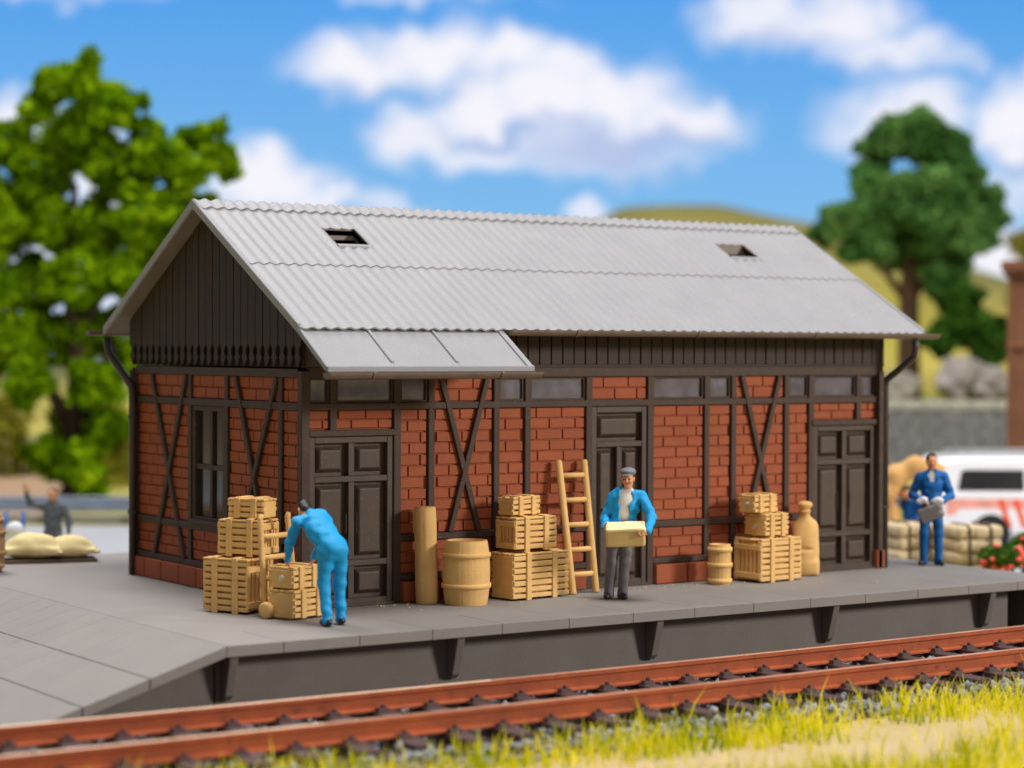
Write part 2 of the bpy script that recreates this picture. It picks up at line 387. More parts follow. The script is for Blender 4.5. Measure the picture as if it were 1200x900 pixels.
TOP, MID, LOW, SIL = 3.03, 2.60, .86, .34
front_brick = MB()
def panel(u0, u1, w0, w1, ph=0): bricks(front_brick, FR, u0, u1, w0, w1, off=random.uniform(0, .2), ph=ph)
posts = [1.42, 1.946, 2.985, 3.495, 4.533, 5.612, 6.64, 7.144, 8.168, 8.654]
for i, (a, b) in enumerate(zip(posts[:-1], posts[1:])):
    if (a, b) == (4.533, 5.612):
        panel(a+.055, b-.055, MID+.05, TOP-.05); continue
    panel(a+.055, b-.055, LOW+.045, MID-.045, i % 2)
    panel(a+.055, b-.055, SIL+.04, LOW-.045, i % 2)
panel(1.946+.055, 2.985-.055, MID+.05, TOP-.05); panel(7.144+.055, 8.168-.055, MID+.05, TOP-.05)
panel(.10, .459-.05, 2.31, MID-.045); panel(.459+.05, 1.42-.055, 2.31, MID-.045)
panel(8.654+.055, 9.61-.05, 2.31, MID-.045); panel(9.61+.05, L-.09, 2.31, MID-.045)
front_brick.build('brick_wall', M['brick'], shed)

end_brick = MB()
eposts = [.609, 2.19, 3.34]
for a, b in ((.10, .609-.05), (.609+.05, 2.19-.055), (2.19+.055, 3.34-.055), (3.34+.055, D-.09)):
    win = a > 2.2 and b < 3.3
    bricks(end_brick, EN, a, b, MID+.05, TOP-.05, off=random.uniform(0, .2))
    if not win: bricks(end_brick, EN, a, b, LOW+.045, MID-.045, off=random.uniform(0, .2))
    bricks(end_brick, EN, a, b, SIL+.04, LOW-.045, off=random.uniform(0, .2))
tag(end_brick.build('brick_wall', M['brick'], shed), 'brick infill of the gable wall, in shade')
for fn, ln_, nm in ((BK, L, 'rear'), (RT, D, 'far end')):
    mb = MB(); n = 8 if fn is BK else 4
    for i in range(n):
        a = ln_*i/n+.08; b = ln_*(i+1)/n-.08
        bricks(mb, fn, a, b, SIL+.04, TOP-.05); bar(fn, a-.14, a-.02, 0, TOP, .0, .1, 'post')
    mb.build('brick_wall', M['brick'], shed)
    bar(fn, .12, ln_-.12, TOP-.05, TOP+.07, -.004, .11, 'beam'); bar(fn, .12, ln_-.12, SIL-.04, SIL+.04, -.003, .11, 'beam')

for u in posts[1:-1]:
    if u in (4.533, 5.612): bar(FR, u-.055, u+.055, .0, TOP-.055, -.002, .10, 'post')
    else: bar(FR, u-.047, u+.047, SIL-.035, TOP-.055, -.001, .10, 'post')
for u in (1.42, 8.654): bar(FR, u-.055, u+.055, .0, TOP-.055, -.002, .10, 'post')
for u in (.459, 9.61): bar(FR, u-.05, u+.05, 2.29, TOP-.055, -.001, .10, 'post')
bar(FR, -.012, .11, 0, TOP+.03, -.012, .11, 'corner_post'); bar(FR, L-.11, L+.03, 0, 3.30, -.008, .11, 'corner_post')
bar(FR, .10, L-.10, TOP-.06, TOP+.085, -.012, .11, 'beam')
bar(FR, .10, L-.10, MID-.046, MID+.046, -.006, .095, 'beam')
bar(FR, .10, 1.42, 2.215, 2.30, -.02, .10, 'beam'); bar(FR, 8.654, L-.10, 2.215, 2.30, -.02, .10, 'beam')
for a, b in ((1.47, 4.48), (5.66, 8.61)):
    bar(FR, a, b, LOW-.045, LOW+.045, -.006, .095, 'beam'); bar(FR, a, b, SIL-.045, SIL+.04, -.010, .10, 'beam')
for x0, x1, xa, xb in ((2.10, 2.83, 2.24, 2.70), (7.30, 8.02, 7.43, 7.89)):
    brace(FR, x0, TOP-.06, xb, LOW+.04, .080, -.018, .05); brace(FR, x1, TOP-.06, xa, LOW+.04, .080, -.022, .046)
# gable wall timbers
for u in eposts: bar(EN, u-.05, u+.05, SIL-.03, TOP-.05, -.002, .10, 'post')
bar(EN, D-.12, D+.015, 0, TOP+.03, -.014, .11, 'corner_post')
bar(EN, .113, D-.122, TOP-.055, TOP+.06, -.010, .11, 'beam'); bar(EN, .113, D-.122, MID-.05, MID+.05, -.006, .095, 'beam')
bar(EN, .113, D-.122, LOW-.055, LOW+.04, -.008, .095, 'beam'); bar(EN, .113, D-.122, SIL-.055, SIL+.03, -.012, .11, 'beam')
for a, b, c_, d_ in ((4.62, 3.52, 3.45, 4.52), (1.90, .86, .70, 1.96)):
    brace(EN, a, TOP-.055, b, SIL+.02, .085, -.018, .05); brace(EN, c_, TOP-.055, d_, SIL+.02, .085, -.022, .046)

# plinth of big bricks
pl = MB()
def plinth(fn, u0, u1, n):
    w = (u1-u0)/n
    for i in range(n): pl.frustum(u0+i*w+.006, u0+(i+1)*w-.006, 0, SIL-.05, fn, .09, -.055, .012)
    a = fn(u0, 0, .02); b = fn(u1, SIL-.06, .12); pl.box(a[0], b[0], a[1], b[1], a[2], b[2])
plinth(FR, 1.48, 4.47, 5); plinth(FR, 5.67, 8.59, 5); plinth(EN, .12, D+.06, 9); plinth(BK, -.06, L+.06, 14); plinth(RT, -.06, D+.06, 9)
pl.build('plinth', M['brick'], shed, bevel=.006)

# glazed strip under the top beam
def transom(u0, u1):
    f = MB()
    for a, b, c_, d_ in ((u0, u1, MID+.046, MID+.075), (u0, u1, TOP-.085, TOP-.06), (u0, u0+.028, MID+.075, TOP-.085), (u1-.028, u1, MID+.075, TOP-.085)):
        f.box(a, b, .028, .09, c_, d_)
    fo = f.build('window', M['timber'], shed)
    g = MB(); n = 10                                    # slightly wavy pane, reflections put into its colour
    v = []; fc = []
    ph = random.uniform(0, 6)
    for j in range(5):
        for i in range(n+1):
            v.append((u0+.02+(u1-u0-.04)*i/n, .062+.003*math.sin(i*.9+ph)+.002*math.sin(j*1.7+ph), MID+.06+(TOP-MID-.13)*j/4))
    for j in range(4):
        for i in range(n): fc.append((j*(n+1)+i, j*(n+1)+i+1, (j+1)*(n+1)+i+1, (j+1)*(n+1)+i))
    g.add(v, fc); g.build('pane', M['glass'], fo, smooth=True)
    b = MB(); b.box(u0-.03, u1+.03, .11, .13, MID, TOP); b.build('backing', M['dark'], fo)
for a, b in ((.11, .409), (.509, 1.365), (1.475, 1.894), (3.037, 3.443), (3.547, 4.478), (5.667, 6.588), (6.692, 7.092), (8.22, 8.60), (8.709, 9.56), (9.66, L-.115)):
    transom(a, b)

# gable window: frame, cross bars, dark pane and backing painted as the unlit room
wf = MB(); y0, y1, z0, z1 = 2.245, 3.285, LOW+.042, MID-.052
for a, b, c_, d_ in ((y0, y1, z0, z0+.09), (y0, y1, z1-.07, z1), (y0, y0+.085, z0+.09, z1-.07), (y1-.085, y1, z0+.09, z1-.07)): wf.box(.02, .10, a, b, c_, d_)
wo = wf.build('window', M['timber'], shed, bevel=.006)
wb = MB(); wb.box(.045, .09, 2.70, 2.775, z0+.09, z1-.07); wb.box(.04, .085, y0+.085, y1-.085, 1.66, 1.73); wb.build('glazing_bar', M['timber'], wo, bevel=.005)
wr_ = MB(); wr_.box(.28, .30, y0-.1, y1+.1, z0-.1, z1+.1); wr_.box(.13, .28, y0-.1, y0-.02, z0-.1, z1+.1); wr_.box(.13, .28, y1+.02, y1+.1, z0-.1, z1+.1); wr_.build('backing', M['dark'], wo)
wg = MB(); wg.add([(.085, y0+.05, z0+.05), (.085, y1-.05, z0+.05), (.085, y1-.05, z1-.05), (.085, y0+.05, z1-.05)], [(0, 3, 2, 1)])
wg.build('pane', M['vanglass'], wo)
ws = MB(); ws.box(-.05, .02, y0-.03, y1+.03, z0-.005, z0+.05); ws.build('sill', M['timber'], wo, bevel=.006)

# doors
def door(u0, u1, w1, rows, cols, handles, single_top=False, w0=.02):
    d = MB()
    d.box(u0, u1, .105, .13, w0, w1)
    s = .085
    d.box(u0, u0+s, .022, .105, w0, w1); d.box(u1-s, u1, .022, .105, w0, w1)
    d.box(u0+s, u1-s, .022, .105, w1-s, w1); d.box(u0+s, u1-s, .022, .105, w0, w0+s)
    d.box(u0-.01, u1+.01, -.012, .022, w0-.018, w0+.02)
    um = (u0+u1)/2; zs = [w0+s] + rows + [w1-s]
    top_single = len(zs)-2 if single_top else -1
    for z in rows: d.box(u0+s, u1-s, .026, .105, z-.04, z+.04)
    for i in range(len(zs)-1):
        if i == top_single: continue
        a = zs[i]+(.04 if i else 0); b = zs[i+1]-(.04 if i < len(zs)-2 else 0)
        d.box(um-.045, um+.045, .024, .105, a, b)
    o = d.build('door', M['door'], shed, bevel=.006)
    for i in range(len(zs)-1):
        a = zs[i]+(.04 if i else 0)+.045; b = zs[i+1]-(.04 if i < len(zs)-2 else 0)-.045
        spans = [(u0+s+.045, u1-s-.045)] if i == top_single else [(u0+s+.04, um-.045-.055), (um+.045+.04, u1-s-.055)]
        for p, q in spans:
            pm = MB(); pm.frustum(p, q, a, b, FR, .104, .048, .05); pm.build('panel', M['door'], o, bevel=.012, seg=2)
    for hu, ha, hb in handles:
        h = MB(); h.tube([(hu, .045, ha), (hu, .028, ha+.012), (hu, .028, hb-.012), (hu, .045, hb)], .009, 8); h.build('handle', M['pipe'], o)
    return o
door(.115, 1.362, 2.213, [.565, 1.66], 2, [(.66, .95, 1.22), (.82, .95, 1.22)])
dm = door(4.59, 5.555, MID-.05, [2.02], 2, [], True)
h = MB(); h.tube([(4.78, .05, 1.10), (4.78, .0, 1.10), (4.90, -.01, 1.10)], .014, 8); h.build('handle', M['pipe'], dm)
door(8.712, 9.965, 2.213, [.565, 1.66], 2, [(9.20, .95, 1.20), (9.46, .95, 1.20)])

# weatherboards: front strip under the eaves and the gable with fretted ends
SL = (5.34-3.62)/(2.635+.42)                      # roof pitch as rise over run
bd = MB(); x = 0.0; w = .193
while x < L:
    e = min(x+w-.012, L+.02); dj = random.uniform(-.004, .004)
    bd.frustum(x, e, 3.14, 3.60, FR, .0, -.035+dj, .006); x += w
bd.box(0, L, .0, .06, 3.11, 3.75); bd.box(-.01, L+.02, -.028, -.006, 3.105, 3.142)
bd.build('eave_boards', M['boards'], shed)
gb = MB(); n = 25; w = (D+.1)/n
roofz = lambda y: 5.34-abs(y-2.635)*SL-.085
for i in range(n):
    a = -.05+i*w; m_ = a+w/2; b = a+w-.016; a += .0
    zt_a, zt_b = roofz(a), roofz(b); dj = -.045+random.uniform(-.005, .005)
    hw = (b-a)/2; c_ = (a+b)/2
    pts = [(c_, 3.105), (c_+.045, 3.17), (c_+hw*.82, 3.235), (c_+hw*.42, 3.30), (c_+hw*.46, 3.345), (b, 3.40), (b, zt_b)]
    if a < 2.635 < b: pts.append((2.635, roofz(2.635)))
    pts += [(a, zt_a), (a, 3.40), (c_-hw*.46, 3.345), (c_-hw*.42, 3.30), (c_-hw*.82, 3.235), (c_-.045, 3.17)]
    gb.prism(pts, EN, dj, -.004)
gb.build('gable_boards', M['boards'], shed, bevel=.004)
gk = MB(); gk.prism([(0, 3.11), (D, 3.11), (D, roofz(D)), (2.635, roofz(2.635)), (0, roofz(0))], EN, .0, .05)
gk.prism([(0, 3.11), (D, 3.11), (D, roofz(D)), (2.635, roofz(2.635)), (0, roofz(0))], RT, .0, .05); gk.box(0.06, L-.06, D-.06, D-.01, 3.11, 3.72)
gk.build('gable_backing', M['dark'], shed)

# roof
XL, XR = -.28, 10.55; YR, ZR = 2.635, 5.34; YF, ZF = -.42, 3.62; YB, ZB = 5.69, 3.62
def corrugated(x0, x1, ya, za, yb, zb, amp=.0135, per=.18, holes=(), rows=()):
    """Wavy sheet from (ya, za) down to (yb, zb) with rectangular roof-light openings."""
    N = Vector((0, -(zb-za), (yb-ya))).normalized()
    if N.z < 0: N = -N
    nx = int(round((x1-x0)/(per/10))); xs = [x0+(x1-x0)*i/nx for i in range(nx+1)]
    ts = sorted(set([0, 1]+list(rows)+[t for hh in holes for t in hh[2:]]))
    v = []; f = []
    for t in ts:
        for x in xs:
            o = amp*math.cos(2*PI*(x-x0)/per)*(1 if x > x0+.04 else .4)+amp
            v.append((x+N.x*o, ya+(yb-ya)*t+N.y*o, za+(zb-za)*t+N.z*o))
    m_ = nx+1
    for j in range(len(ts)-1):
        tm = (ts[j]+ts[j+1])/2
        for i in range(nx):
            xm = (xs[i]+xs[i+1])/2
            if any(h0 < xm < h1 and t0 < tm < t1 for h0, h1, t0, t1 in holes): continue
            f.append((j*m_+i, (j+1)*m_+i, (j+1)*m_+i+1, j*m_+i+1))
    return v, f
ty = lambda y: (YR-y)/(YR-1.08)
H1 = (1.40, 1.90, ty(2.03), ty(1.57)); H2 = (8.39, 8.97, ty(2.01), ty(1.60))
zo = lambda y: ZR-(YR-y)*SL
def sheet(name, *a, off=0., **k):
    v, f = corrugated(*a, **k); N = Vector((0, -SL, 1)).normalized() if a[4] < a[2] else Vector((0, SL, 1)).normalized()
    v = [tuple(Vector(p)+N*off) for p in v]
    mb = MB(); mb.add(v, f)
    cols = f[0][1]-f[0][0]                      # turned-down lip with vertices of its own along the lower edge
    last = v[-cols:]; dn = [tuple(Vector(p)-N*.022) for p in last]
    mb.add(last+dn, [(i, i+1, cols+i+1, cols+i) for i in range(cols-1)])
    return mb.build(name, M['roof'], roof_o, smooth=True)
rb_ = MB()
def deck_slab(pts, x0, x1, t):                    # flat underlay of one slope, cut round the roof lights
    (ya, za), (yb, zb) = pts; rb_.add([(x0, ya, za), (x1, ya, za), (x1, yb, zb), (x0, yb, zb), (x0, ya, za-t), (x1, ya, za-t), (x1, yb, zb-t), (x0, yb, zb-t)],
        [(0, 1, 2, 3), (7, 6, 5, 4), (0, 4, 5, 1), (1, 5, 6, 2), (2, 6, 7, 3), (3, 7, 4, 0)])
Yb1, Yb2 = 2.03, 1.57
deck_slab(((YR, ZR), (Yb1, zo(Yb1))), XL+.03, XR-.03, .07); deck_slab(((Yb2, zo(Yb2)), (YF+.02, zo(YF+.02))), XL+.03, XR-.03, .07)
for a, b in ((XL+.03, H1[0]), (H1[1], H2[0]), (H2[1], XR-.03)): deck_slab(((Yb1, zo(Yb1)), (Yb2, zo(Yb2))), a, b, .07)
deck_slab(((YR, ZR), (YB-.02, ZB+.011)), XL+.03, XR-.03, .07)
roof_o = rb_.build('roof', M['soffit'], shed)
sheet('corrugated_sheet', XL, XR, 1.20, zo(1.20), YF-.03, zo(YF-.03), rows=(.33, .66))
sheet('corrugated_sheet', XL, XR, YR, ZR, 1.06, zo(1.06), off=.012, holes=[(H1[0], H1[1], (YR-2.03)/(YR-1.06), (YR-1.57)/(YR-1.06)), (H2[0], H2[1], (YR-2.01)/(YR-1.06), (YR-1.60)/(YR-1.06))])
zbk = lambda y: ZR-(y-YR)*SL
sheet('corrugated_sheet', XL, XR, YR, ZR, 4.2, zbk(4.2), off=.026); sheet('corrugated_sheet', XL, XR, 4.06, zbk(4.06), YB+.03, zbk(YB+.03))
sheet('ridge_cap', XL-.01, XR+.01, YR-.005, ZR+.040, YR-.20, zo(YR-.20)+.036, amp=.016); sheet('ridge_cap', XL-.01, XR+.01, YR+.005, ZR+.040, YR+.20, zbk(YR+.20)+.036, amp=.016)
for xa, xb in ((XL-.02, XL+.03), (XR-.03, XR+.02)):
    for yb, zb in ((YF-.02, zo(YF-.02)), (YB+.02, zbk(YB+.02))):
        vg = MB()
        vg.add([(xx, yy, zz) for xx in (xa, xb) for yy, zz in ((YR, ZR+.055), (yb, zb+.055), (yb, zb-.075), (YR, ZR-.075))],
               [(0, 1, 2, 3), (7, 6, 5, 4), (0, 4, 5, 1), (1, 5, 6, 2), (2, 6, 7, 3), (3, 7, 4, 0)])
        vg.build('verge_board', M['roof'], roof_o, bevel=.01)
for (a, b, y_a, y_b) in ((H1[0], H1[1], 2.03, 1.57), (H2[0], H2[1], 2.01, 1.60)):
    sk = MB()
    for yy, n_ in ((y_a, 1), (y_b, -1)):
        sk.box(a-.03, b+.03, yy, yy+n_*.035, zo(yy)-.13, zo(yy)+.03)
    for xx, n_ in ((a, -1), (b, 1)):
        sk.add([(xx+o, yy, zz) for o in (0, n_*.03) for yy, zz in ((y_a, zo(y_a)+.03), (y_b, zo(y_b)+.03), (y_b, zo(y_b)-.13), (y_a, zo(y_a)-.13))],
               [(0, 1, 2, 3), (7, 6, 5, 4), (0, 4, 5, 1), (1, 5, 6, 2), (2, 6, 7, 3), (3, 7, 4, 0)])
    sk.box(a-.05, b+.05, y_b-.05, y_a+.05, zo(y_b)-.42, zo(y_b)-.38, 1)
    rl = sk.build('roof_light', [M['gutter'], M['dark']], roof_o)
    sl_ = MB(); x0, x1, ya_, yb_ = a-.02, b+.02, y_b+.004, y_b-.05
    sl_.add([(xx, yy, zo(yy)+o) for o in (.05, .02) for xx, yy in ((x0, ya_), (x1, ya_), (x1, yb_), (x0, yb_))], [(0, 1, 2, 3), (7, 6, 5, 4), (0, 4, 5, 1), (1, 5, 6, 2), (2, 6, 7, 3), (3, 7, 4, 0)])
    sl_.build('flashing', M['roof'], rl)

# flat canopy continuing the slope over the first door
CX = 2.80
def canopy_pt(t, lift=0.): # t 0 at the eave, 1 at the lip
    y = YF+.03+(-1.16-YF-.03)*t; z = 3.60+(3.10-3.60)*t
    return (y, z+lift)
cp = MB(); (ya, za), (yb, zb) = canopy_pt(0), canopy_pt(1)
cp.add([(xx, yy, zz) for xx in (XL, CX) for yy, zz in ((ya, za), (yb, zb), (yb, zb-.06), (ya, za-.06))], [(0, 1, 2, 3), (7, 6, 5, 4), (0, 4, 5, 1), (1, 5, 6, 2), (2, 6, 7, 3), (3, 7, 4, 0)])
co = cp.build('canopy', M['roof'], shed, bevel=.008)
for xa, xb, t1 in ((XL, XL+.05, 1), (.70, .75, .86), (1.665, 1.715, .86), (CX-.09, CX, 1.)):
    (ya, za), (yb, zb) = canopy_pt(.0, .028), canopy_pt(t1, .028); rbm = MB()
    rbm.add([(xx, yy, zz) for xx in (xa, xb) for yy, zz in ((ya, za), (yb, zb), (yb, zb-.04), (ya, za-.04))], [(0, 1, 2, 3), (7, 6, 5, 4), (0, 4, 5, 1), (1, 5, 6, 2), (2, 6, 7, 3), (3, 7, 4, 0)])
    rbm.build('rib', M['roof'], co, bevel=.008)
lb = MB(); y_, z_ = canopy_pt(.985); lb.box(XL, CX, y_-.03, y_+.02, z_-.05, z_+.03); lb.build('lip', M['roof'], co, bevel=.01)
for xx in (.02, 2.66):
    cb = MB(); cb.prism([(-.02, 3.12), (-1.0, 3.13), (-.45, 3.53), (-.02, 3.56)], EN, xx, xx+.09)  # added dark shape standing in for the shade under the canopy
    cb.build('bracket', M['boards'], co, bevel=.006)

def gutter(x0, x1, y, z, r=.075, hooks=()):
    prof = [(y+r*math.cos(a), z+r*math.sin(a)) for a in np.linspace(PI, 2*PI, 11)]
    prof += [(y+(r-.014)*math.cos(a), z+(r-.014)*math.sin(a)) for a in np.linspace(2*PI, PI, 11)]
    mb = MB(); mb.prism(prof, EN, x0, x1)
    e = [(y+r*math.cos(a), z+r*math.sin(a)) for a in np.linspace(PI, 2*PI, 11)]
    mb.prism(e, EN, x0-.004, x0+.012); mb.prism(e, EN, x1-.012, x1+.004)
    for hx in hooks:
        pr = [(y+(r+.012)*math.cos(a), z+(r+.012)*math.sin(a)) for a in np.linspace(PI*.95, 2*PI, 11)]
        pr += [(y+(r-.002)*math.cos(a), z+(r-.002)*math.sin(a)) for a in np.linspace(2*PI, PI*.95, 11)]
        mb.prism(pr, EN, hx, hx+.035)
    return mb.build('gutter', M['gutter'], shed, smooth=False)
gutter(CX+.03, XR+.20, YF-.09, zo(YF)-.012, .082, (3.9, 6.0, 8.2))
gutter(XL-.04, CX+.06, -1.22, 3.055, .085, (.3, 2.2))
gutter(XL-.22, XR+.2, YB+.09, zbk(YB)-.012, .082)
def downpipe(pts, r=.055):
    mb = MB(); mb.tube(pts, r, 12); o = mb.build('downpipe', M['pipe'], shed, smooth=True)
    cl = MB()
    for z in (.9, 2.3):
        cl.lathe([(r+.012, 0), (r+.016, .01), (r+.016, .05), (r+.012, .06)], 12, (pts[-1][0], pts[-1][1], z))
    cl.build('clamp', M['pipe'], o)
downpipe([(10.30, YF-.09, 3.52), (10.30, YF-.09, 3.40), (10.30, YF-.06, 3.27), (10.24, -.20, 3.05), (10.185, .0, 2.90), (10.175, .02, 2.80), (10.175, .02, .0)])
downpipe([(-.20, YB+.08, 3.50), (-.20, YB+.08, 3.40), (-.19, YB+.03, 3.26), (-.10, 5.30, 2.90), (-.075, 5.16, 2.78), (-.07, 5.13, 2.66), (-.07, 5.13, .0)])

# ================================================================== LOADING PLATFORM
plat = thing('loading_platform', 'long grey concrete loading platform with a ramp at its near end', 'platform')
W, BKY, XE, XB = -2.478, 8.35, 11.4, -2.28
dk = MB(); jo = -1.42
xs = [XB]+[XB+.72+1.0*i for i in range(14)]; xs = [x for x in xs if x < XE-.3]+[XE]
for a, b in zip(xs[:-1], xs[1:]): dk.box(a+.003, b-.003, W, jo, -.13, 0+random.uniform(-.001, .001))
dk.box(XB, XE, jo-.004, BKY, -.13, -.0005); dk.box(XB+.01, XE-.01, W+.02, jo, -.12, -.014)
dk.build('deck', M['deck'], plat, bevel=.006, seg=2)
RS = .309; RX = XB-(.86/RS)                    # ramp pitch and foot
rz_ = lambda x: (x-XB)*RS
rm = MB()
cuts = [XB, XB-.93, XB-1.72, RX]
for i, (a, b) in enumerate(zip(cuts[:-1], cuts[1:])):
    g = .010 if i else 0
    a2, b2 = a-g, b
    v = [(xx, yy, rz_(xx)+o) for o in (0, -.13) for xx, yy in ((a2, W), (b2, W), (b2, BKY), (a2, BKY))]
    rm.add(v, [(3, 2, 1, 0), (4, 5, 6, 7), (0, 1, 5, 4), (1, 2, 6, 5), (2, 3, 7, 6), (3, 0, 4, 7)])
v = [(xx, yy, rz_(xx)-o) for o in (.02, .12) for xx, yy in ((XB, W+.03), (RX, W+.03), (RX, BKY), (XB, BKY))]
rm.add(v, [(3, 2, 1, 0), (4, 5, 6, 7), (0, 1, 5, 4), (1, 2, 6, 5), (2, 3, 7, 6), (3, 0, 4, 7)])
rm.build('ramp', M['deck'], plat, bevel=.008)
rg = MB()
for yy in np.arange(W+1.55, BKY, .56):                  # fine raised lines running up the ramp
    a, b = XB-.02, XB-1.5
    v = [(xx, yy+o, rz_(xx)+h) for xx in (a, b) for o, h in ((-.010, -.004), (0, .004), (.010, -.004))]
    rg.add(v, [(0, 1, 4, 3), (1, 2, 5, 4), (0, 2, 1), (3, 4, 5), (0, 3, 5, 2)])
rg.build('ramp_rib', M['deck'], plat)
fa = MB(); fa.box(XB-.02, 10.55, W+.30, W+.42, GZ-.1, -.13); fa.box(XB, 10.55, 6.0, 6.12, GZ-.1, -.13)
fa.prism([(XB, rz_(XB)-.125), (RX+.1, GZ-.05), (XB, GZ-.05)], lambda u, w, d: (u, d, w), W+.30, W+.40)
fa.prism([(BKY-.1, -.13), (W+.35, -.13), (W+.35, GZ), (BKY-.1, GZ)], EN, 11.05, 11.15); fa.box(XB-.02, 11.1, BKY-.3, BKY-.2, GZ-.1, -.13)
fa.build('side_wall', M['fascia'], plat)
for i in range(5):
    x = -2.16+3.04*i; mb = MB()
    mb.prism([(W+.04, -.131), (W+.301, -.131), (W+.301, -.66), (W+.25, -.66), (W+.17, -.60)], EN, x-.055, x+.055)
    mb.build('bracket', M['fascia'], plat, bevel=.012, seg=2)
cr_ = MB()                                             # loose crumbs on the deck
for cx_, cy_, sp, n in ((1.30, -.22, .22, 16), (5.75, -.22, .35, 10), (.8, -.6, .6, 6), (3.4, -.7, .7, 7), (8.2, -.9, 1.2, 5), (4.9, -.2, .3, 6), (6.2, -.35, .25, 5)):
    for _ in range(n):
        x, y = random.gauss(cx_, sp), random.gauss(cy_, sp*.4); s_ = random.uniform(.005, .017)
        if y > -.08 or y < W+.05: continue
        cr_.frustum(x-s_, x+s_, y-s_*.7, y+s_*.7, lambda u, w, d: (u, w, d), 0, s_*random.uniform(.6, 1.2), s_*.3)
tag(cr_.build('crumbs', M['crumb'], None), 'pale crumbs and wood chips scattered over the platform by the doors', 'debris', kind='stuff')

# ================================================================== TRACK
yc = lambda x: -4.41+.0022*(x-2)**2
trk = thing('railway_track', 'rust red railway track on dark sleepers running past the platform', 'railway track')
ZT = -.459
txs = np.arange(-10, 17.01, .5)
for off, cutx in ((.76, 0.5), (-.76, -2.5)):
    prof = [(-.075, -.215), (.075, -.215), (.075, -.195), (.018, -.175), (.018, -.07), (.04, -.05), (.04, -.004), (-.04, -.004), (-.04, -.05), (-.018, -.07), (-.018, -.175), (-.075, -.195)]
    mb = MB(); n = len(prof)
    for x in txs:
        mb.v += [(x, yc(x)+off+u, ZT+w) for u, w in prof]
    for i in range(len(txs)-1):
        for k in range(n): mb.f.append((i*n+k, i*n+(k+1) % n, (i+1)*n+(k+1) % n, (i+1)*n+k)); mb.m.append(0)
    ro = mb.build('rail', M['rust'], trk, bevel=0)
    for tx2, tm2, lab in ((txs[txs <= cutx], M['railtop'], 'pale worn stretch of rail head'), (txs[txs >= cutx], M['railtop2'], None)):
        hm = MB()
        for x in tx2: hm.v += [(x, yc(x)+off-.037, ZT-.008), (x, yc(x)+off-.030, ZT+.001), (x, yc(x)+off+.030, ZT+.001), (x, yc(x)+off+.037, ZT-.008)]
        for i in range(len(tx2)-1):
            for k in range(3): hm.f.append((i*4+k, (i+1)*4+k, (i+1)*4+k+1, i*4+k+1)); hm.m.append(0)
        tag(hm.build('rail_head', tm2, ro, smooth=True), lab)
sm = MB(); sm.frustum(-.13, .13, -1.34, 1.34, lambda u, w, d: (u, w, d), ZT-.36, ZT-.215, .02)
for y in (-.76, .76):
    for s_ in (-1, 1):
        sm.frustum(-.085, .085, y+s_*.10-.06, y+s_*.10+.06, lambda u, w, d: (u, w, d), ZT-.216, ZT-.165, .018)
        sm.lathe([(.03, 0), (.03, .03), (.015, .045)], 8, (0, y+s_*.11, ZT-.17))
slp = None
for i in range(43):
    x = -9.6+.615*i
    if slp is None: slp = sm.build('sleeper', M['sleeper'], trk, bevel=.01); o = slp
    else: o = slp.copy(); COL.objects.link(o); o.parent = trk
    o.location = (x, yc(x), random.uniform(-.008, .008)); o.rotation_euler = (0, 0, .0044*(x-2)+random.uniform(-.012, .012))

# ================================================================== GROUND
def hills(s, d):
    sm_ = lambda a, b, t: np.clip((t-a)/(b-a), 0, 1)**2*(3-2*np.clip((t-a)/(b-a), 0, 1))
    crest = np.interp(s, [-90, -45, -25, -12, -2, 2.5, 5.6, 10.8, 16, 20, 26, 34, 46, 80, 130], [6, 3.5, 2.0, 4, 6.5, 8.6, 10.6, 11.0, 10.3, 9.2, 7.0, 6.2, 8, 12, 12])
    bump = .25*np.sin(s*.31+d*.11)+.2*np.sin(s*.13-d*.23+1)
    left = sm_(52, 118, d)*(crest-GZ)
    terr = sm_(63.4, 64.6, d)*2.45*sm_(4, 6, s)
    right = np.maximum(left, terr+sm_(66, 125, d)*(crest-1.6))
    t = sm_(2, 7, s)
    return (left*(1-t)+right*t)+bump*sm_(56, 75, d)
gx = np.concatenate([np.arange(-150, -14, 4), np.arange(-14, 18, .5), np.arange(18, 70, 1.0), np.arange(70, 240, 4)])
gy = np.concatenate([np.arange(-60, -12, 4), np.arange(-12, 12, .5), np.arange(12, 70, 1.0), np.arange(70, 260, 4)])
GX, GY = np.meshgrid(gx, gy, indexing='ij')
S_ = (GX-cam_p.x)*rh.x+(GY-cam_p.y)*rh.y; D_ = (GX-cam_p.x)*fh.x+(GY-cam_p.y)*fh.y
GZZ = GZ+hills(S_, D_)-.012+.03*np.sin(GX*1.7+GY*.9)*np.sin(GY*2.3)*(GY < -6.5)
V = np.stack([GX, GY, GZZ], -1).reshape(-1, 3); ny = len(gy)
ii, jj = np.meshgrid(np.arange(len(gx)-1), np.arange(ny-1), indexing='ij'); ii = ii.ravel(); jj = jj.ravel()
F = np.stack([ii*ny+jj, (ii+1)*ny+jj, (ii+1)*ny+jj+1, ii*ny+jj+1], 1)
sf = S_.reshape(-1)[F].mean(1); df = D_.reshape(-1)[F].mean(1); yf = V[F][:, :, 1].mean(1)
mi = np.where(df > 74, 2, 1); mi[yf < 9] = 1; mi[yf < -2] = 0
mi[(sf < -11.8) & (df > 53) & (df < 72)] = 3
tag(mesh_arrays('ground', V, F, [M['sand'], M['meadow'], M['hill'], M['earth']], None, True, mi), kind='structure')
rd = MB(); q = [sd(-80, 37), sd(12, 37), sd(12, 50.2), sd(-80, 50.2)]
q = [(p.x, p.y, GZ+.012) for p in q]; rd.add(q, [(0, 1, 2, 3)])
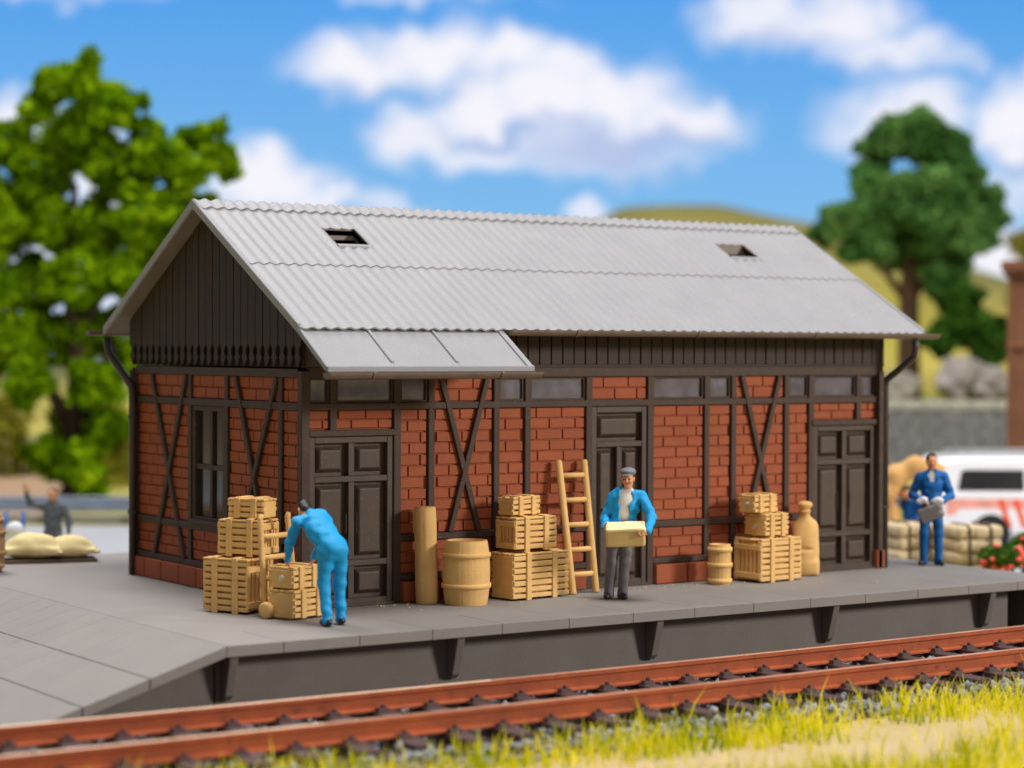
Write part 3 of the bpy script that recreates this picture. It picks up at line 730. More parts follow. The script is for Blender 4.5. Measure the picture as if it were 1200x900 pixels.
q = [sd(4, 42), sd(70, 42), sd(70, 52), sd(4, 52)]; rd.add([(p.x, p.y, GZ+.018) for p in q], [(0, 1, 2, 3)])
tag(rd.build('road', M['road']), kind='structure')
bd_ = MB(); bd_.v = []
for x in np.arange(-12, 18.1, .5):
    bd_.v += [(x, yc(x)-2.0, GZ-.06), (x, yc(x)-1.45, ZT-.33), (x, yc(x)+1.45, ZT-.33), (x, W+.32, ZT-.36)]
for i in range(60):
    for k in range(3): bd_.f.append((i*4+k, (i+1)*4+k, (i+1)*4+k+1, i*4+k+1)); bd_.m.append(0)
tag(bd_.build('track_bed', M['bed']), kind='structure')

# ballast stones
def blobs(n, pos, size, name, m, label, cat):
    base = np.array([(1, 0, 0), (-1, 0, 0), (0, 1, 0), (0, -1, 0), (0, 0, 1), (0, 0, -1), (.6, .6, .55), (-.6, .55, .6), (.6, -.6, .5), (-.55, -.6, .6)])
    tri = None
    import bmesh
    bm = bmesh.new(); bmesh.ops.create_icosphere(bm, subdivisions=1, radius=1)
    bv = np.array([v.co[:] for v in bm.verts]); bf = np.array([[v.index for v in f.verts] for f in bm.faces]); bm.free()
    P = pos(n); n = len(P); sc = RNG.uniform(.55, 1.3, (n, 1, 3))*size*RNG.uniform(.6, 1.3, (n, 1, 1))
    jit = 1+RNG.uniform(-.25, .25, (n, len(bv), 1)); a = RNG.uniform(0, 6.28, n)
    vv = bv[None]*jit*sc; c, s_ = np.cos(a)[:, None], np.sin(a)[:, None]
    vv = np.stack([vv[..., 0]*c-vv[..., 1]*s_, vv[..., 0]*s_+vv[..., 1]*c, vv[..., 2]], -1)+P[:, None]
    ff = bf[None]+(np.arange(n)*len(bv))[:, None, None]
    o = mesh_arrays(name, vv.reshape(-1, 3), ff.reshape(-1, 3), m)
    return tag(o, label, cat, kind='stuff')
def ballast_pos(n):
    x = RNG.uniform(-8, 14, n); t = RNG.uniform(-1.85, 1.75, n)
    keep = (t < -1.30) | (RNG.uniform(0, 1, n) < np.interp(x, [-8, 0, 4, 12], [.12, .3, .45, .6])); x, t = x[keep], t[keep]
    y = -4.41+.0022*(x-2)**2+t
    z = np.interp(t, [-2.0, -1.45, 1.45, 1.9], [GZ-.05, ZT-.31, ZT-.31, ZT-.35])+.005
    return np.stack([x, y, z], 1)
blobs(5200, ballast_pos, .055, 'ballast', M['stone'], 'blue grey ballast stones lying around the sleepers', 'gravel')

# grass blades in front of the track
def grass(n):
    x = RNG.uniform(-9, 15, n); y = RNG.uniform(-10.2, -5.3, n)
    e0 = np.interp(x, [-9, 3.5, 6.5], [1.0, 1.08, 1.65])
    edge = yc(x)-e0-np.abs(RNG.normal(0, .16, n))
    cl = np.sin(x*1.3+.6*np.sin(y*2.1))+np.sin(y*2.6+x*.7)+.8*np.sin(x*3.1-y*1.9)
    yb_ = yc(x)-e0-.55
    band = np.exp(-(np.minimum(y-yb_+.35, 0)/.45)**2)*(.55+.45*(y < yb_))+1.0*np.exp(-((y+8.75+.25*np.sin(x*.8))/.55)**2)
    dens = np.clip(.012+.62*band+.16*cl*(band > .15), 0, 1)*np.interp(x, [-9, -4, 0, 3], [.5, .65, .8, .85])
    k = (y < edge) & (RNG.uniform(0, 1, n) < dens); x, y = x[k], y[k]; n = len(x)
    h = RNG.uniform(.12, .36, n)*np.where(RNG.uniform(0, 1, n) < .06, 1.7, 1.)*np.interp(x, [-9, 0, 5], [.7, .9, 1.1])*np.interp(y, [-8.5, -6.5], [1.0, .85]); a = RNG.uniform(0, 6.28, n); w = RNG.uniform(.008, .017, n)
    ln = RNG.normal(0, .28, (n, 2))*h[:, None]; z0 = np.interp(y, [-6.4, -5.86, -5.3], [GZ-.04, ZT-.37, ZT-.36])
    dx, dy = np.cos(a)*w, np.sin(a)*w
    v = np.stack([np.stack([x-dx, y-dy, z0], 1), np.stack([x+dx, y+dy, z0], 1),
                  np.stack([x+ln[:, 0]*.4+dx*.7, y+ln[:, 1]*.4+dy*.7, z0+h*.6], 1), np.stack([x+ln[:, 0]*.4-dx*.7, y+ln[:, 1]*.4-dy*.7, z0+h*.6], 1),
                  np.stack([x+ln[:, 0], y+ln[:, 1], z0+h], 1)], 1)
    b = np.arange(n)[:, None]*5
    f1 = b+np.array([[0, 1, 2]]); f2 = b+np.array([[0, 2, 3]]); f3 = b+np.array([[3, 2, 4]])
    tag(mesh_arrays('grass', v.reshape(-1, 3), np.concatenate([f1, f2, f3]), M['grass']), 'yellow green grass growing along the track in the foreground', 'grass', kind='stuff')
grass(70000)

# ================================================================== GOODS ON THE PLATFORM
def crate(name, label, loc, rz, lx, ly, lz, slats=5, ends='slat', feet=True, cat='crate', group=None, glue=None):
    """Slatted packing crate: slat box, lid, battens wrapped over the long sides, end panels."""
    t = thing(name, label, cat, loc, rz, group)
    b = MB(); X, Y = lx/2, ly/2; f0 = .02 if feet else 0
    b.box(-X+.055, X-.055, -Y+.06, Y-.06, f0+.01, lz-.03)
    sh = (lz-f0-.03)/slats; jit = lambda a=.012: random.uniform(-a, a)
    for i in range(slats):
        z0 = f0+i*sh+.009+jit(.004); z1 = f0+(i+1)*sh-.013+jit(.004)
        b.box(-X+jit(), X+jit(), -Y+.006, -Y+.062, z0, z1); b.box(-X+jit(), X+jit(), Y-.062, Y-.006, z0, z1)
    b.build('slat_box', M['crate'], t, bevel=.008, seg=2)
    l = MB(); nl = max(4, int(round(ly/.1))); w = ly/nl
    for i in range(nl): l.box(-X+jit(), X+jit(), -Y+i*w+.006, -Y+(i+1)*w-.006, lz-.035, lz-.005+jit(.006))
    l.build('lid', M['crate'], t, bevel=.007, seg=2)
    for s_ in (-1, 1):
        xx = s_*X*.47; bw = .042
        bt = MB(); bt.box(xx-bw, xx+bw, -Y-.018, -Y+.02, 0, lz+.006); bt.box(xx-bw, xx+bw, Y-.02, Y+.018, 0, lz+.006); bt.box(xx-bw, xx+bw, -Y+.02, Y-.02, lz-.006, lz+.014)
        bt.build('batten', M['crate'], t, bevel=.008, seg=2)
        e = MB(); xe = s_*X
        if ends == 'slat':
            ne = max(4, int(round(ly/.085))); ww = (ly-.07)/ne
            for i in range(ne): e.box(xe-s_*.06, xe-s_*.012, -Y+.035+i*ww+.010, -Y+.035+(i+1)*ww-.010, f0+.02, lz-.05)
            for zz in (lz*.16, lz*.80): e.box(xe-s_*.02, xe+s_*.018, -Y+.02, Y-.02, zz-.04, zz+.04)
            for yy in (-Y+.04, Y-.04): e.box(xe-s_*.03, xe+s_*.006, yy-.03, yy+.03, f0+.01, lz-.04)
        else:
            e.box(xe-s_*.05, xe+s_*.004, -Y+.03, Y-.03, f0+.005, lz-.04)
        e.build('end_panel', M['crate'], t, bevel=.008, seg=2)
        if glue and s_ == -1:
            g = SDF(); g.ell((xe-.004, -.02, lz*.5), (.012, .035, .03), k=.01); g.ell((xe-.004, .02, lz*.42), (.01, .02, .035), k=.02)
            g.build('glue_spot', M['glue'], t, h=.006)
    return t
A_ = R(115)
# stack at the gable corner; local x = long side
crate('packing_crate', 'big slatted crate at the bottom of the stack under the gable window', (-.725, .35, 0), A_+PI, .70, .55, .70, 8)
crate('packing_crate', 'middle slatted crate of the stack under the gable window', (-.62, .28, .715), R(122)+PI, .64, .44, .475, 5)
crate('packing_crate', 'small top crate of the stack under the gable window', (-.58, .25, 1.20), R(122)+PI, .52, .34, .25, 3, 'plain', False, glue=True)
# stack between barrel and ladder
crate('packing_crate', 'large slatted crate beside the big barrel at the bottom of its stack', (3.285, -.37, 0), R(8), 1.0, .47, .635, 7, 'plain')
crate('packing_crate', 'middle crate beside the ladder, lying on the largest crate', (3.235, -.35, .65), R(8), .74, .42, .46, 5)
crate('packing_crate', 'small top crate of the stack next to the ladder', (3.13, -.33, 1.125), R(13), .53, .30, .25, 3, 'plain', False)
# stack by the tied sack
crate('packing_crate', 'wide slatted crate between the small keg and the tied sack', (7.435, -.43, 0), R(7), .86, .55, .635, 7)
crate('packing_crate', 'second crate of the stack beside the tied sack, with a pale spot on its end', (7.40, -.44, .65), R(9), .52, .42, .335, 4, 'plain', True, glue=True)
crate('packing_crate', 'topmost small crate of the stack beside the tied sack', (7.27, -.40, 1.0), R(9), .50, .32, .26, 3, 'plain', False, glue=True)
# load of the hand truck
UA = R(20.5)
crate('packing_crate', 'lower small crate on the hand truck in front of the bent worker', (-.385, -.60, .02), UA, .60, .46, .35, 4, 'plain', False)
crate('packing_crate', 'upper small crate on the hand truck under the hands of the bent worker', (-.41, -.59, .385), UA, .52, .42, .27, 3, 'plain', False, glue=True)

ht = thing('hand_truck', 'tan two-wheeled hand truck standing behind the small crates of the bent worker', 'hand truck', (-.385, -.60, 0), UA)
for sx in (-1, 1):
    mb = MB(); mb.tube([(sx*.285, .27, .10), (sx*.275, .34, .75), (sx*.255, .39, 1.22), (sx*.25, .37, 1.27)], [.036, .036, .037, .03], 12); mb.build('side_rail', M['tan'], ht, smooth=True)
    wh = MB(); wh.lathe([(.02, -.045), (.075, -.045), (.10, -.035), (.105, 0), (.10, .035), (.075, .045), (.05, .05), (.02, .06)], 24)
    wo_ = wh.build('wheel', M['tan'], ht, smooth=True); wo_.location = (sx*.345, .20, .105); wo_.rotation_euler = (0, R(90)*-sx, 0)
for z, y in ((.74, .34), (1.0, .365), (.48, .31)):
    mb = MB(); mb.tube([(-.27, y, z), (.27, y, z)], .034, 12); mb.build('crossbar', M['tan'], ht, smooth=True)
mb = MB(); mb.box(-.24, .24, -.10, .30, .0, .02); mb.tube([(-.34, .20, .105), (.34, .20, .105)], .02, 8); mb.build('toe_plate', M['tan'], ht)

def barrel(name, label, loc, h, r, mr, hoops, m, seed=0, wob=.006, top_r=None):
    t = thing(name, label, 'barrel', loc)
    rg = random.Random(seed); st = [rg.uniform(-wob, wob) for _ in range(40)]
    prof = []
    for i in range(17):
        u = i/16; prof.append((r+(mr-r)*math.sin(PI*u)**.8, h*u))
    prof = [(r*.9, 0)]+prof+[(r-.025, h+.003), (r-.04, h-.025)]
    b = MB(); b.lathe(prof, 72 if wob > .0025 else 96, wob=lambda k, n: 1+((-.012 if wob > .0025 else -.004) if k % 4 == 0 else 0)+st[k//4 % 40]); b.build('staves', m, t, smooth=False, bevel=0)
    for z in hoops:
        rr = r+(mr-r)*math.sin(PI*z/h)**.8
        hp = MB(); hp.lathe([(rr-.01, z-.034), (rr+.018, z-.03), (rr+.022, z), (rr+.018, z+.03), (rr-.01, z+.034)], 64); hp.build('hoop', m, t, smooth=True)
    return t
barrel('barrel', 'large tan barrel with two raised hoops between the post and the crates', (2.15, -.545, 0), .84, .275, .315, (.25, .65), M['tan'], 3, .002)
barrel('barrel', 'small tan keg with three hoops by the brick plinth', (6.50, -.47, 0), .575, .155, .165, (.055, .28, .50), M['tan'], 5, .003)
barrel('barrel', 'brown wooden barrel beside the pale sacks at the left', (-1.80, 6.60, 0), .86, .255, .31, (.10, .30, .60, .78), M['oak'], 8, .01)

lt = thing('wooden_post', 'tall round tan wooden log standing upright against the brick wall', 'log', (1.735, -.24, 0), rot=(R(-1.), R(-1.2), 0))
b = MB(); rgp = random.Random(4); wv = [rgp.uniform(.965, 1.03) for _ in range(40)]
b.lathe([(.135, 0), (.145, .02), (.148, .3), (.143, .7), (.146, 1.1), (.142, 1.25), (.13, 1.275), (.10, 1.28)], 40, wob=lambda k, n: wv[k]); b.build('log', M['tan'], lt, smooth=True)

# ladder
ld = thing('wooden_ladder', 'tan round-railed ladder with five rungs leaning on the brick wall', 'ladder', (0, 0, 0))
l0, l1 = Vector((3.955, -.43, .0)), Vector((3.955, -.075, 1.82)); r0, r1 = Vector((4.385, -.37, .0)), Vector((4.385, -.075, 1.82))
for a, b_ in ((l0, l1), (r0, r1)):
    mb = MB(); dv = (b_-a).normalized(); mb.tube([a, a+dv*.02, a+(b_-a)*.5, b_-dv*.02, b_], [.044, .052, .050, .047, .036], 14); mb.build('rail', M['tan'], ld, smooth=True)
for k in range(5):
    t_ = .145+.185*k; mb = MB(); mb.tube([l0+(l1-l0)*t_, r0+(r1-r0)*t_], .036, 12); mb.build('rung', M['tan'], ld, smooth=True)

# tied sack
sk = thing('tied_sack', 'upright tan sack tied at the neck beside the crates and the far door', 'sack', (8.33, -.22, 0), R(-30))
q = SDF(); q.ell((0, 0, .34), (.215, .165, .36), k=.08); q.ell((.01, 0, .60), (.19, .15, .28), k=.08); q.box((0, 0, .12), (.20, .15, .12), .06, k=.06)
q.cap((0, 0, .82), (0, 0, .98), .085, .065, k=.05); q.ell((0, 0, 1.05), (.10, .08, .045), k=.03)
q.ell((-.18, -.10, .47), (.10, .03, .02), k=.03, op='s'); q.ell((.02, -.17, .40), (.14, .03, .018), k=.03, op='s')
q.build('sack_body', M['tan'], sk, h=.011, wr=.014, seed=3, freq=17)
tp = MB(); tp.lathe([(.06, -.02), (.088, -.012), (.09, .0), (.088, .012), (.06, .02)], 24, (0, 0, .955)); tp.build('tie', M['tan'], sk, smooth=True)

# ================================================================== PEOPLE
def basis(fwd, up=(0, 0, 1)):
    f_ = np.array(fwd, float); f_ /= np.linalg.norm(f_); u_ = np.array(up, float); u_ -= f_*(u_@f_); u_ /= np.linalg.norm(u_)
    return np.stack([np.cross(f_, u_), f_, u_], 1)          # columns: right, forward, up

def hand(q, wr, dr, palm, thumb, curl=.5, mi=0, infl=0.):
    """Palm, four bent unequal fingers, and a thumb from the side of the palm. palm = direction the palm faces."""
    d = np.array(dr, float); d /= np.linalg.norm(d); p = np.array(palm, float); p -= d*(p@d); p /= np.linalg.norm(p)
    t = np.cross(d, p); t = t if t@np.array(thumb, float) > 0 else -t; w = np.array(wr, float)
    Rm = np.stack([t, d, p], 1)
    q.cap(w-d*.02, w+d*.02, .026+infl, .028+infl, k=.015, mi=mi)
    q.box(w+d*.052, (.040+infl, .045, .015+infl), .013, Rm, k=.014, mi=mi)
    for i, (off, ln) in enumerate(((.031, .068), (.0105, .078), (-.0105, .072), (-.031, .056))):
        b0 = w+d*.088+t*off; a1 = curl*(.75+.08*i); a2 = curl*1.6+.1*i
        d1 = d*math.cos(a1)+p*math.sin(a1); d2 = d*math.cos(a2)+p*math.sin(a2)
        b1 = b0+d1*ln*.55; b2 = b1+d2*ln*.5
        q.cap(b0-d*.01, b1, .0100+infl, .0094+infl, k=.004, mi=mi); q.cap(b1, b2, .0094+infl, .0078+infl, k=.004, mi=mi)
    b0 = w+d*.025+t*.034; b1 = b0+(t*.75+d*.55+p*.25)*.042; b2 = b1+(d*.85+t*.15+p*(.2+curl*.5))*.038
    q.cap(b0, b1, .0135+infl, .0115+infl, k=.010, mi=mi); q.cap(b1, b2, .0115+infl, .009+infl, k=.006, mi=mi)

def person(label, loc, rz, P, top, pants, shoe, hair, h=.009, shirt=None, hat=None, open_front=False, glove=None, tilt=(0, 0), group=None, vneck=False, hairstyle='short', overall=False):
    t = thing('person', label, 'person', loc, rz, group); t.rotation_euler = (tilt[0], tilt[1], rz)
    g = {k: np.array(v, float) for k, v in P.items() if k not in ('hand_l', 'hand_r')}
    HB = basis(g['face'], g.get('headup', np.array((0, 0, 1.)))); hc = g['head']; hp = lambda x, y, z: hc+HB@np.array((x, y, z))
    up = g['neck']-g['hip']; up /= np.linalg.norm(up)
    acr = g['sh_r']-g['sh_l']; acr /= np.linalg.norm(acr); TB = np.stack([acr, np.cross(up, acr), up], 1)
    chest = g['hip']*.32+g['neck']*.68; belly = g['hip']*.65+g['neck']*.35
    b = SDF()
    # trunk, neck, limbs
    b.ell(chest, (.155, .105, .19), TB, k=.06); b.ell(belly, (.135, .10, .17), TB, k=.06); b.ell(g['hip'], (.145, .105, .12), TB, k=.06)
    b.cap(g['neck']-up*.06, hp(0, -.01, -.07), .056, .052, k=.03)
    for s_ in ('l', 'r'):
        b.cap(chest+(g['sh_'+s_]-chest)*.6+up*.05, g['sh_'+s_], .06, .056, k=.05)
        b.cap(g['sh_'+s_], g['el_'+s_], .052, .042, k=.03); b.cap(g['el_'+s_], g['wr_'+s_], .041, .027, k=.02)
        hd = P['hand_'+s_]; hand(b, g['wr_'+s_], *hd, mi=0)
        b.cap(g['hp_'+s_], g['kn_'+s_], .082, .056, k=.04); b.cap(g['kn_'+s_], g['an_'+s_], .054, .036, k=.03)
        b.cap(g['an_'+s_]-np.array((0, 0, .03)), g['to_'+s_], .024, .018, k=.02)
    # head
    b.ell(hp(0, -.012, .03), (.077, .098, .092), HB, k=.02); b.ell(hp(0, .012, -.03), (.064, .078, .085), HB, k=.03)
    b.ell(hp(0, .045, -.088), (.036, .034, .026), HB, k=.03)                                  # chin
    b.cap(hp(0, .083, .016), hp(0, .104, -.022), .010, .0155, k=.012)                        # nose
    b.cap(hp(-.036, .077, .030), hp(.036, .077, .030), .012, .012, k=.014)                   # brow
    for sx in (-1, 1):
        b.ell(hp(sx*.031, .099, .006), (.016, .012, .011), HB, k=.012, op='s')
        b.ell(hp(sx*.031, .080, .005), (.009, .010, .0055), HB, k=.003, mi=2)
        b.ell(hp(sx*.078, -.004, -.004), (.012, .024, .034), HB, k=.008); b.ell(hp(sx*.045, .055, -.03), (.026, .026, .024), HB, k=.03)
    b.ell(hp(0, .086, -.054), (.026, .010, .007), HB, k=.006, mi=1)
    b.build('body', [M['skin'], M['lip'], M['eye']], t, h=min(h, .008))
    # hair / hat
    q = SDF()
    if hair:
        q.ell(hp(0, -.018, .038), (.084, .100, .094), HB, k=.02); q.ell(hp(0, -.05, -.02), (.078, .062, .075), HB, k=.03)
        q.box(hp(0, .13, -.04), (.11, .10, .090), .02, HB, k=.015, op='s')
        q.build('hair', hair, t, h=.008, wr=.005, seed=5, freq=60)
    if hat:
        q = SDF(); q.ell(hp(0, -.01, .085), (.106, .126, .052), HB, k=.02); q.ell(hp(0, .02, .108), (.100, .112, .042), HB, k=.03)
        q.ell(hp(0, .105, .062), (.070, .055, .014), HB, k=.02); q.box(hp(0, 0, .03), (.2, .2, .022), .005, HB, k=.01, op='s')
        q.build('cap', hat, t, h=.008, wr=.002, freq=30)
    # jacket
    q = SDF(); e = .024 if shirt else .016
    q.ell(chest, (.160+e, .108+e, .20+e), TB, k=.06); q.ell(belly, (.140+e, .102+e, .17), TB, k=.06)
    q.ell(g['hip']+up*(.03 if not overall else 0), (.148+e, .108+e, .11), TB, k=.06)
    if overall: q.ell(g['hip']-np.array((0, 0, .02)), (.152, .122, .15), k=.08); q.cap(g['hip'], belly, .13, .125, k=.08)
    for s_ in ('l', 'r'):
        q.cap(chest+(g['sh_'+s_]-chest)*.6+up*.05, g['sh_'+s_]-up*.01, .066+e*.5, .054+e*.6, k=.05)
        wv = g['wr_'+s_]-g['el_'+s_]; ln = np.linalg.norm(wv)
        q.cap(g['sh_'+s_], g['el_'+s_], .056+e*.8, .050+e*.7, k=.03); q.cap(g['el_'+s_], g['wr_'+s_]-wv/ln*.005, .049+e*.7, .036+e*.5, k=.02)
    if not shirt or vneck:
        q.cap(g['neck']-up*.05, g['neck']+up*.02, .075, .068, k=.03)
    else:
        for sx in (-1, 1): q.cap(g['neck']+acr*.075*sx-up*.03+TB[:, 1]*.01, g['neck']+acr*.05*sx-up*.14+TB[:, 1]*.115, .022, .018, k=.02)   # lapels
    if open_front: q.box(belly+TB[:, 1]*.14+up*.05, (.062, .11, .42), .03, TB, k=.02, op='s'); q.ell(g['neck']+TB[:, 1]*.12-up*.06, (.075, .09, .12), TB, k=.02, op='s')
    if vneck: q.ell(g['neck']+TB[:, 1]*.10-up*.03, (.05, .09, .10), TB, k=.015, op='s')
    if overall:
        for s_ in ('l', 'r'):
            lv = g['an_'+s_]-g['kn_'+s_]; lv /= np.linalg.norm(lv)
            q.cap(g['hp_'+s_], g['kn_'+s_], .098, .078, k=.05); q.cap(g['kn_'+s_], g['an_'+s_]+lv*.02, .074, .062, k=.03)
        q.build('overalls', top, t, h=h, wr=.0065, seed=9, freq=30)
    else:
        q.build('jacket', top, t, h=h, wr=.008, seed=9, freq=34)
        q = SDF(); q.ell(g['hip'], (.154, .114, .115), TB, k=.05)
        for s_ in ('l', 'r'):
            lv = g['an_'+s_]-g['kn_'+s_]; lv /= np.linalg.norm(lv)
            q.cap(g['hp_'+s_], g['kn_'+s_], .094, .074, k=.035); q.cap(g['kn_'+s_], g['an_'+s_]+lv*.045, .073, .066, k=.03)
        q.build('trousers', pants, t, h=h, wr=.006, seed=4, freq=34)
    if shirt:
        q = SDF(); q.ell(chest, (.164, .114, .20), TB, k=.05); q.ell(belly, (.146, .108, .17), TB, k=.05)
        for sx in (-1, 1): q.cap(g['neck']+acr*.012*sx+TB[:, 1]*.06-up*.03, g['neck']+acr*.055*sx+TB[:, 1]*.035+up*.0, .018, .022, k=.015)
        q.cap(g['neck']-up*.05, g['neck']+up*.012, .070, .064, k=.03)
        q.build('shirt', shirt, t, h=h, wr=.004, seed=2, freq=26)
    for s_ in ('l', 'r'):
        q = SDF(); a, c_ = g['an_'+s_], g['to_'+s_]; fw = c_-a; fw[2] = 0; fw /= np.linalg.norm(fw)
        q.cap(a-fw*.035+np.array((0, 0, -.028)), c_+np.array((0, 0, .002)), .043, .040, k=.03); q.cap(a, a+np.array((0, 0, -.03)), .048, .048, k=.03)
        q.box((a+c_)/2*np.array((1, 1, 0))+np.array((0, 0, .5*min(a[2], c_[2])*0-.25+min(a[2], c_[2])-.035)), (.4, .4, .25), .001, k=.004, op='s')
        q.build('shoe', shoe, t, h=.008)
    if glove:
        for s_ in ('l', 'r'):
            q = SDF(); hand(q, g['wr_'+s_], *P['hand_'+s_], infl=.004); q.build('glove', glove, t, h=.008)
    return t

def stance(w=.10, toe=.06, hipz=.92, lean=0.):
    return dict(hip=(lean*.4, 0, hipz+.03), hp_l=(-.085+lean*.4, 0, hipz-.02), hp_r=(.085+lean*.4, 0, hipz-.02), kn_l=(-w*.95+lean*.2, .03, .50), kn_r=(w*.95+lean*.2, .03, .50),
                an_l=(-w, 0, .085), an_r=(w, 0, .085), to_l=(-w-toe, .14, .04), to_r=(w+toe, .14, .04), neck=(lean, 0, 1.45), head=(lean, .03, 1.62), face=(0, 1, -.05),
                sh_l=(-.185+lean, 0, 1.38), sh_r=(.185+lean, 0, 1.38))

# man with carton, facing the track side (viewer)
P = stance(.095, .03, .92, -.16)
P.update(el_l=(-.475, .18, 1.12), el_r=(.150, -.02, 1.10), wr_l=(-.425, .445, .94), wr_r=(.145, .24, .97), face=(.25, 1, -.10),
         hand_l=((.88, .42, -.12), (-.25, -1, 0), (0, 0, 1), .25), hand_r=((-.25, .8, -.05), (-.85, -.1, .3), (0, 0, 1), .6))
rzc = math.atan2(-(-.62), -.785)      # local +y towards the camera side
carrier = person('man in grey flat cap and open light blue jacket carrying a cream carton', (4.17, -1.12, 0), R(143), P, M['blue'], M['trouser'], M['shoe'], M['brownhair'], h=.0085, shirt=M['shirt'], hat=M['cap'], open_front=True)
cbx = thing('carton', 'cream carton with a pale lid held by the man in the flat cap', 'box', (4.17, -1.12, 0), R(143))
q = SDF(); q.box((-.125, .31, .885), (.262, .15, .118), .03, basis((0, 1, -.24), (.04, 0, 1)), k=.01); q.build('box_body', M['cream'], cbx, h=.012, wr=.004, freq=14)
q = SDF(); q.box((-.128, .335, .996), (.266, .165, .030), .024, basis((0, 1, -.24), (.04, 0, 1)), k=.01); q.build('lid', M['creamlid'], cbx, h=.011, wr=.004, freq=16)

# bent worker seen from behind
P = dict(hip=(0, -.02, .95), hp_l=(-.09, -.02, .90), hp_r=(.09, -.02, .90), kn_l=(-.10, .03, .50), kn_r=(.11, .05, .50), an_l=(-.08, -.06, .085), an_r=(.13, .04, .085), to_l=(-.09, .09, .04), to_r=(.15, .19, .04),
         neck=(-.16, .32, 1.32), head=(-.20, .44, 1.37), face=(-.12, .50, -.86), headup=(0, .86, .50), sh_l=(-.34, .31, 1.25), sh_r=(.02, .28, 1.26),
         el_l=(-.40, .42, .98), el_r=(.03, .46, 1.0), wr_l=(-.36, .60, .765), wr_r=(.0, .66, .765), hand_l=((.1, .5, -.7), (.75, .4, .2), (.3, .6, .6), .6), hand_r=((-.1, .5, -.7), (-.75, .4, .2), (-.3, .6, .6), .6))
person('worker in light blue overalls with black hair bending over small crates', (-.42, -1.56, 0), R(-9), P, M['blue'], M['blue'], M['shoe'], M['hair'], h=.0085, overall=True)

# man at the platform's far end holding a tray
P = stance(.115, .05, .90)
P.update(el_l=(-.29, -.02, 1.10), el_r=(.29, -.02, 1.10), wr_l=(-.15, .20, 1.00), wr_r=(.15, .20, 1.00), face=(-.12, 1, -.12),
         hand_l=((.55, .7, .0), (.3, .0, -1), (-.2, 1, 0), .35), hand_r=((-.55, .7, .0), (-.3, .0, -1), (.2, 1, 0), .35))
person('man in dark blue work suit at the far platform end holding a grey tray', (11.08, -.08, 0), R(137), P, M['navy'], M['navy'], M['shoe'], M['hair'], h=.010, shirt=M['shirt'], vneck=True)
tr = thing('metal_tray', 'tilted grey metal tray with white rags held by the man in dark blue', 'tray', (11.08, -.08, 0), R(137))
q = SDF(); q.box((.02, .33, .84), (.19, .05, .115), .03, basis((0, 1, -.25), (.42, .2, 1)), k=.01); q.ell((-.15, .36, .88), (.04, .04, .035), k=.02, op='s'); q.build('tray', M['greybox'], tr, h=.011)
q = SDF()
for x, z in ((-.11, 1.01), (-.04, 1.0), (.12, 1.02), (.19, 1.0), (.15, 1.03), (-.08, 1.03)): q.ell((x, .36, z+.02), (.06, .05, .042), k=.02)
q.build('rags', M['white'], tr, h=.011, wr=.006, freq=40)

# waving man behind the sacks
wv_ = sd((62-600)/2510*39.3, 39.3)
P = stance(.10, .05, .92)
P.update(el_l=(-.40, .10, 1.46), el_r=(.30, .02, 1.12), wr_l=(-.46, .16, 1.66), wr_r=(.30, .10, .92), face=(.1, 1, -.05), sh_l=(-.185, 0, 1.40),
         hand_l=((-.1, .05, 1), (0, 1, 0), (1, 0, 0), .15), hand_r=((0, .1, -1), (-1, 0, 0), (0, 1, 0), .3))
person('man in grey jumper raising one arm to wave behind the pale sacks', (wv_.x, wv_.y, GZ-.12), YAW+PI, {**P, **{k.replace('_l', '_X').replace('_r', '_l').replace('_X', '_r'): (v if k.startswith('hand') else (-v[0],)+tuple(v[1:])) for k, v in P.items() if k[-2:] in ('_l', '_r') and k[:2] in ('el', 'wr', 'sh')}, 'hand_r': ((.1, .05, 1), (0, 1, 0), (-1, 0, 0), .15), 'hand_l': ((0, .1, -1), (1, 0, 0), (0, 1, 0), .3)}, M['jumper'], M['trouser'], M['shoe'], M['brownhair'], h=.012)

# porter with a sack over the shoulder
pp = sd((1070-600)/2510*40, 40)
P = stance(.10, .03, .92)
P.update(neck=(0, .10, 1.42), head=(.04, .20, 1.56), face=(.1, 1, -.2), sh_l=(-.185, .08, 1.36), sh_r=(.185, .08, 1.36), el_l=(-.30, .20, 1.20), el_r=(.28, .24, 1.22), wr_l=(-.20, .22, 1.45), wr_r=(.20, .30, 1.44),
         hand_l=((.2, .1, 1), (.8, .2, .1), (0, 1, 0), .5), hand_r=((-.2, .1, 1), (-.8, .2, .1), (0, 1, 0), .5))
person('porter in blue carrying a long tan sack over his shoulders beside the van', (pp.x, pp.y, GZ), YAW+R(150), P, M['navy'], M['navy'], M['shoe'], M['hair'], h=.013, overall=True)
so = thing('shoulder_sack', 'long tan sack draped over the shoulders of the porter in blue', 'sack', (pp.x, pp.y, GZ), YAW)
q = SDF()
for a, b_ in (((.42, .02, 1.94), (.05, .02, 2.02)), ((.05, .02, 2.02), (-.30, .02, 1.86)), ((-.30, .02, 1.86), (-.42, 0, 1.50)), ((-.42, 0, 1.5), (-.40, -.02, 1.02))): q.cap(a, b_, .19, .19, k=.1)
q.build('sack_body', M['tansack'], so, h=.02, wr=.012, freq=12)

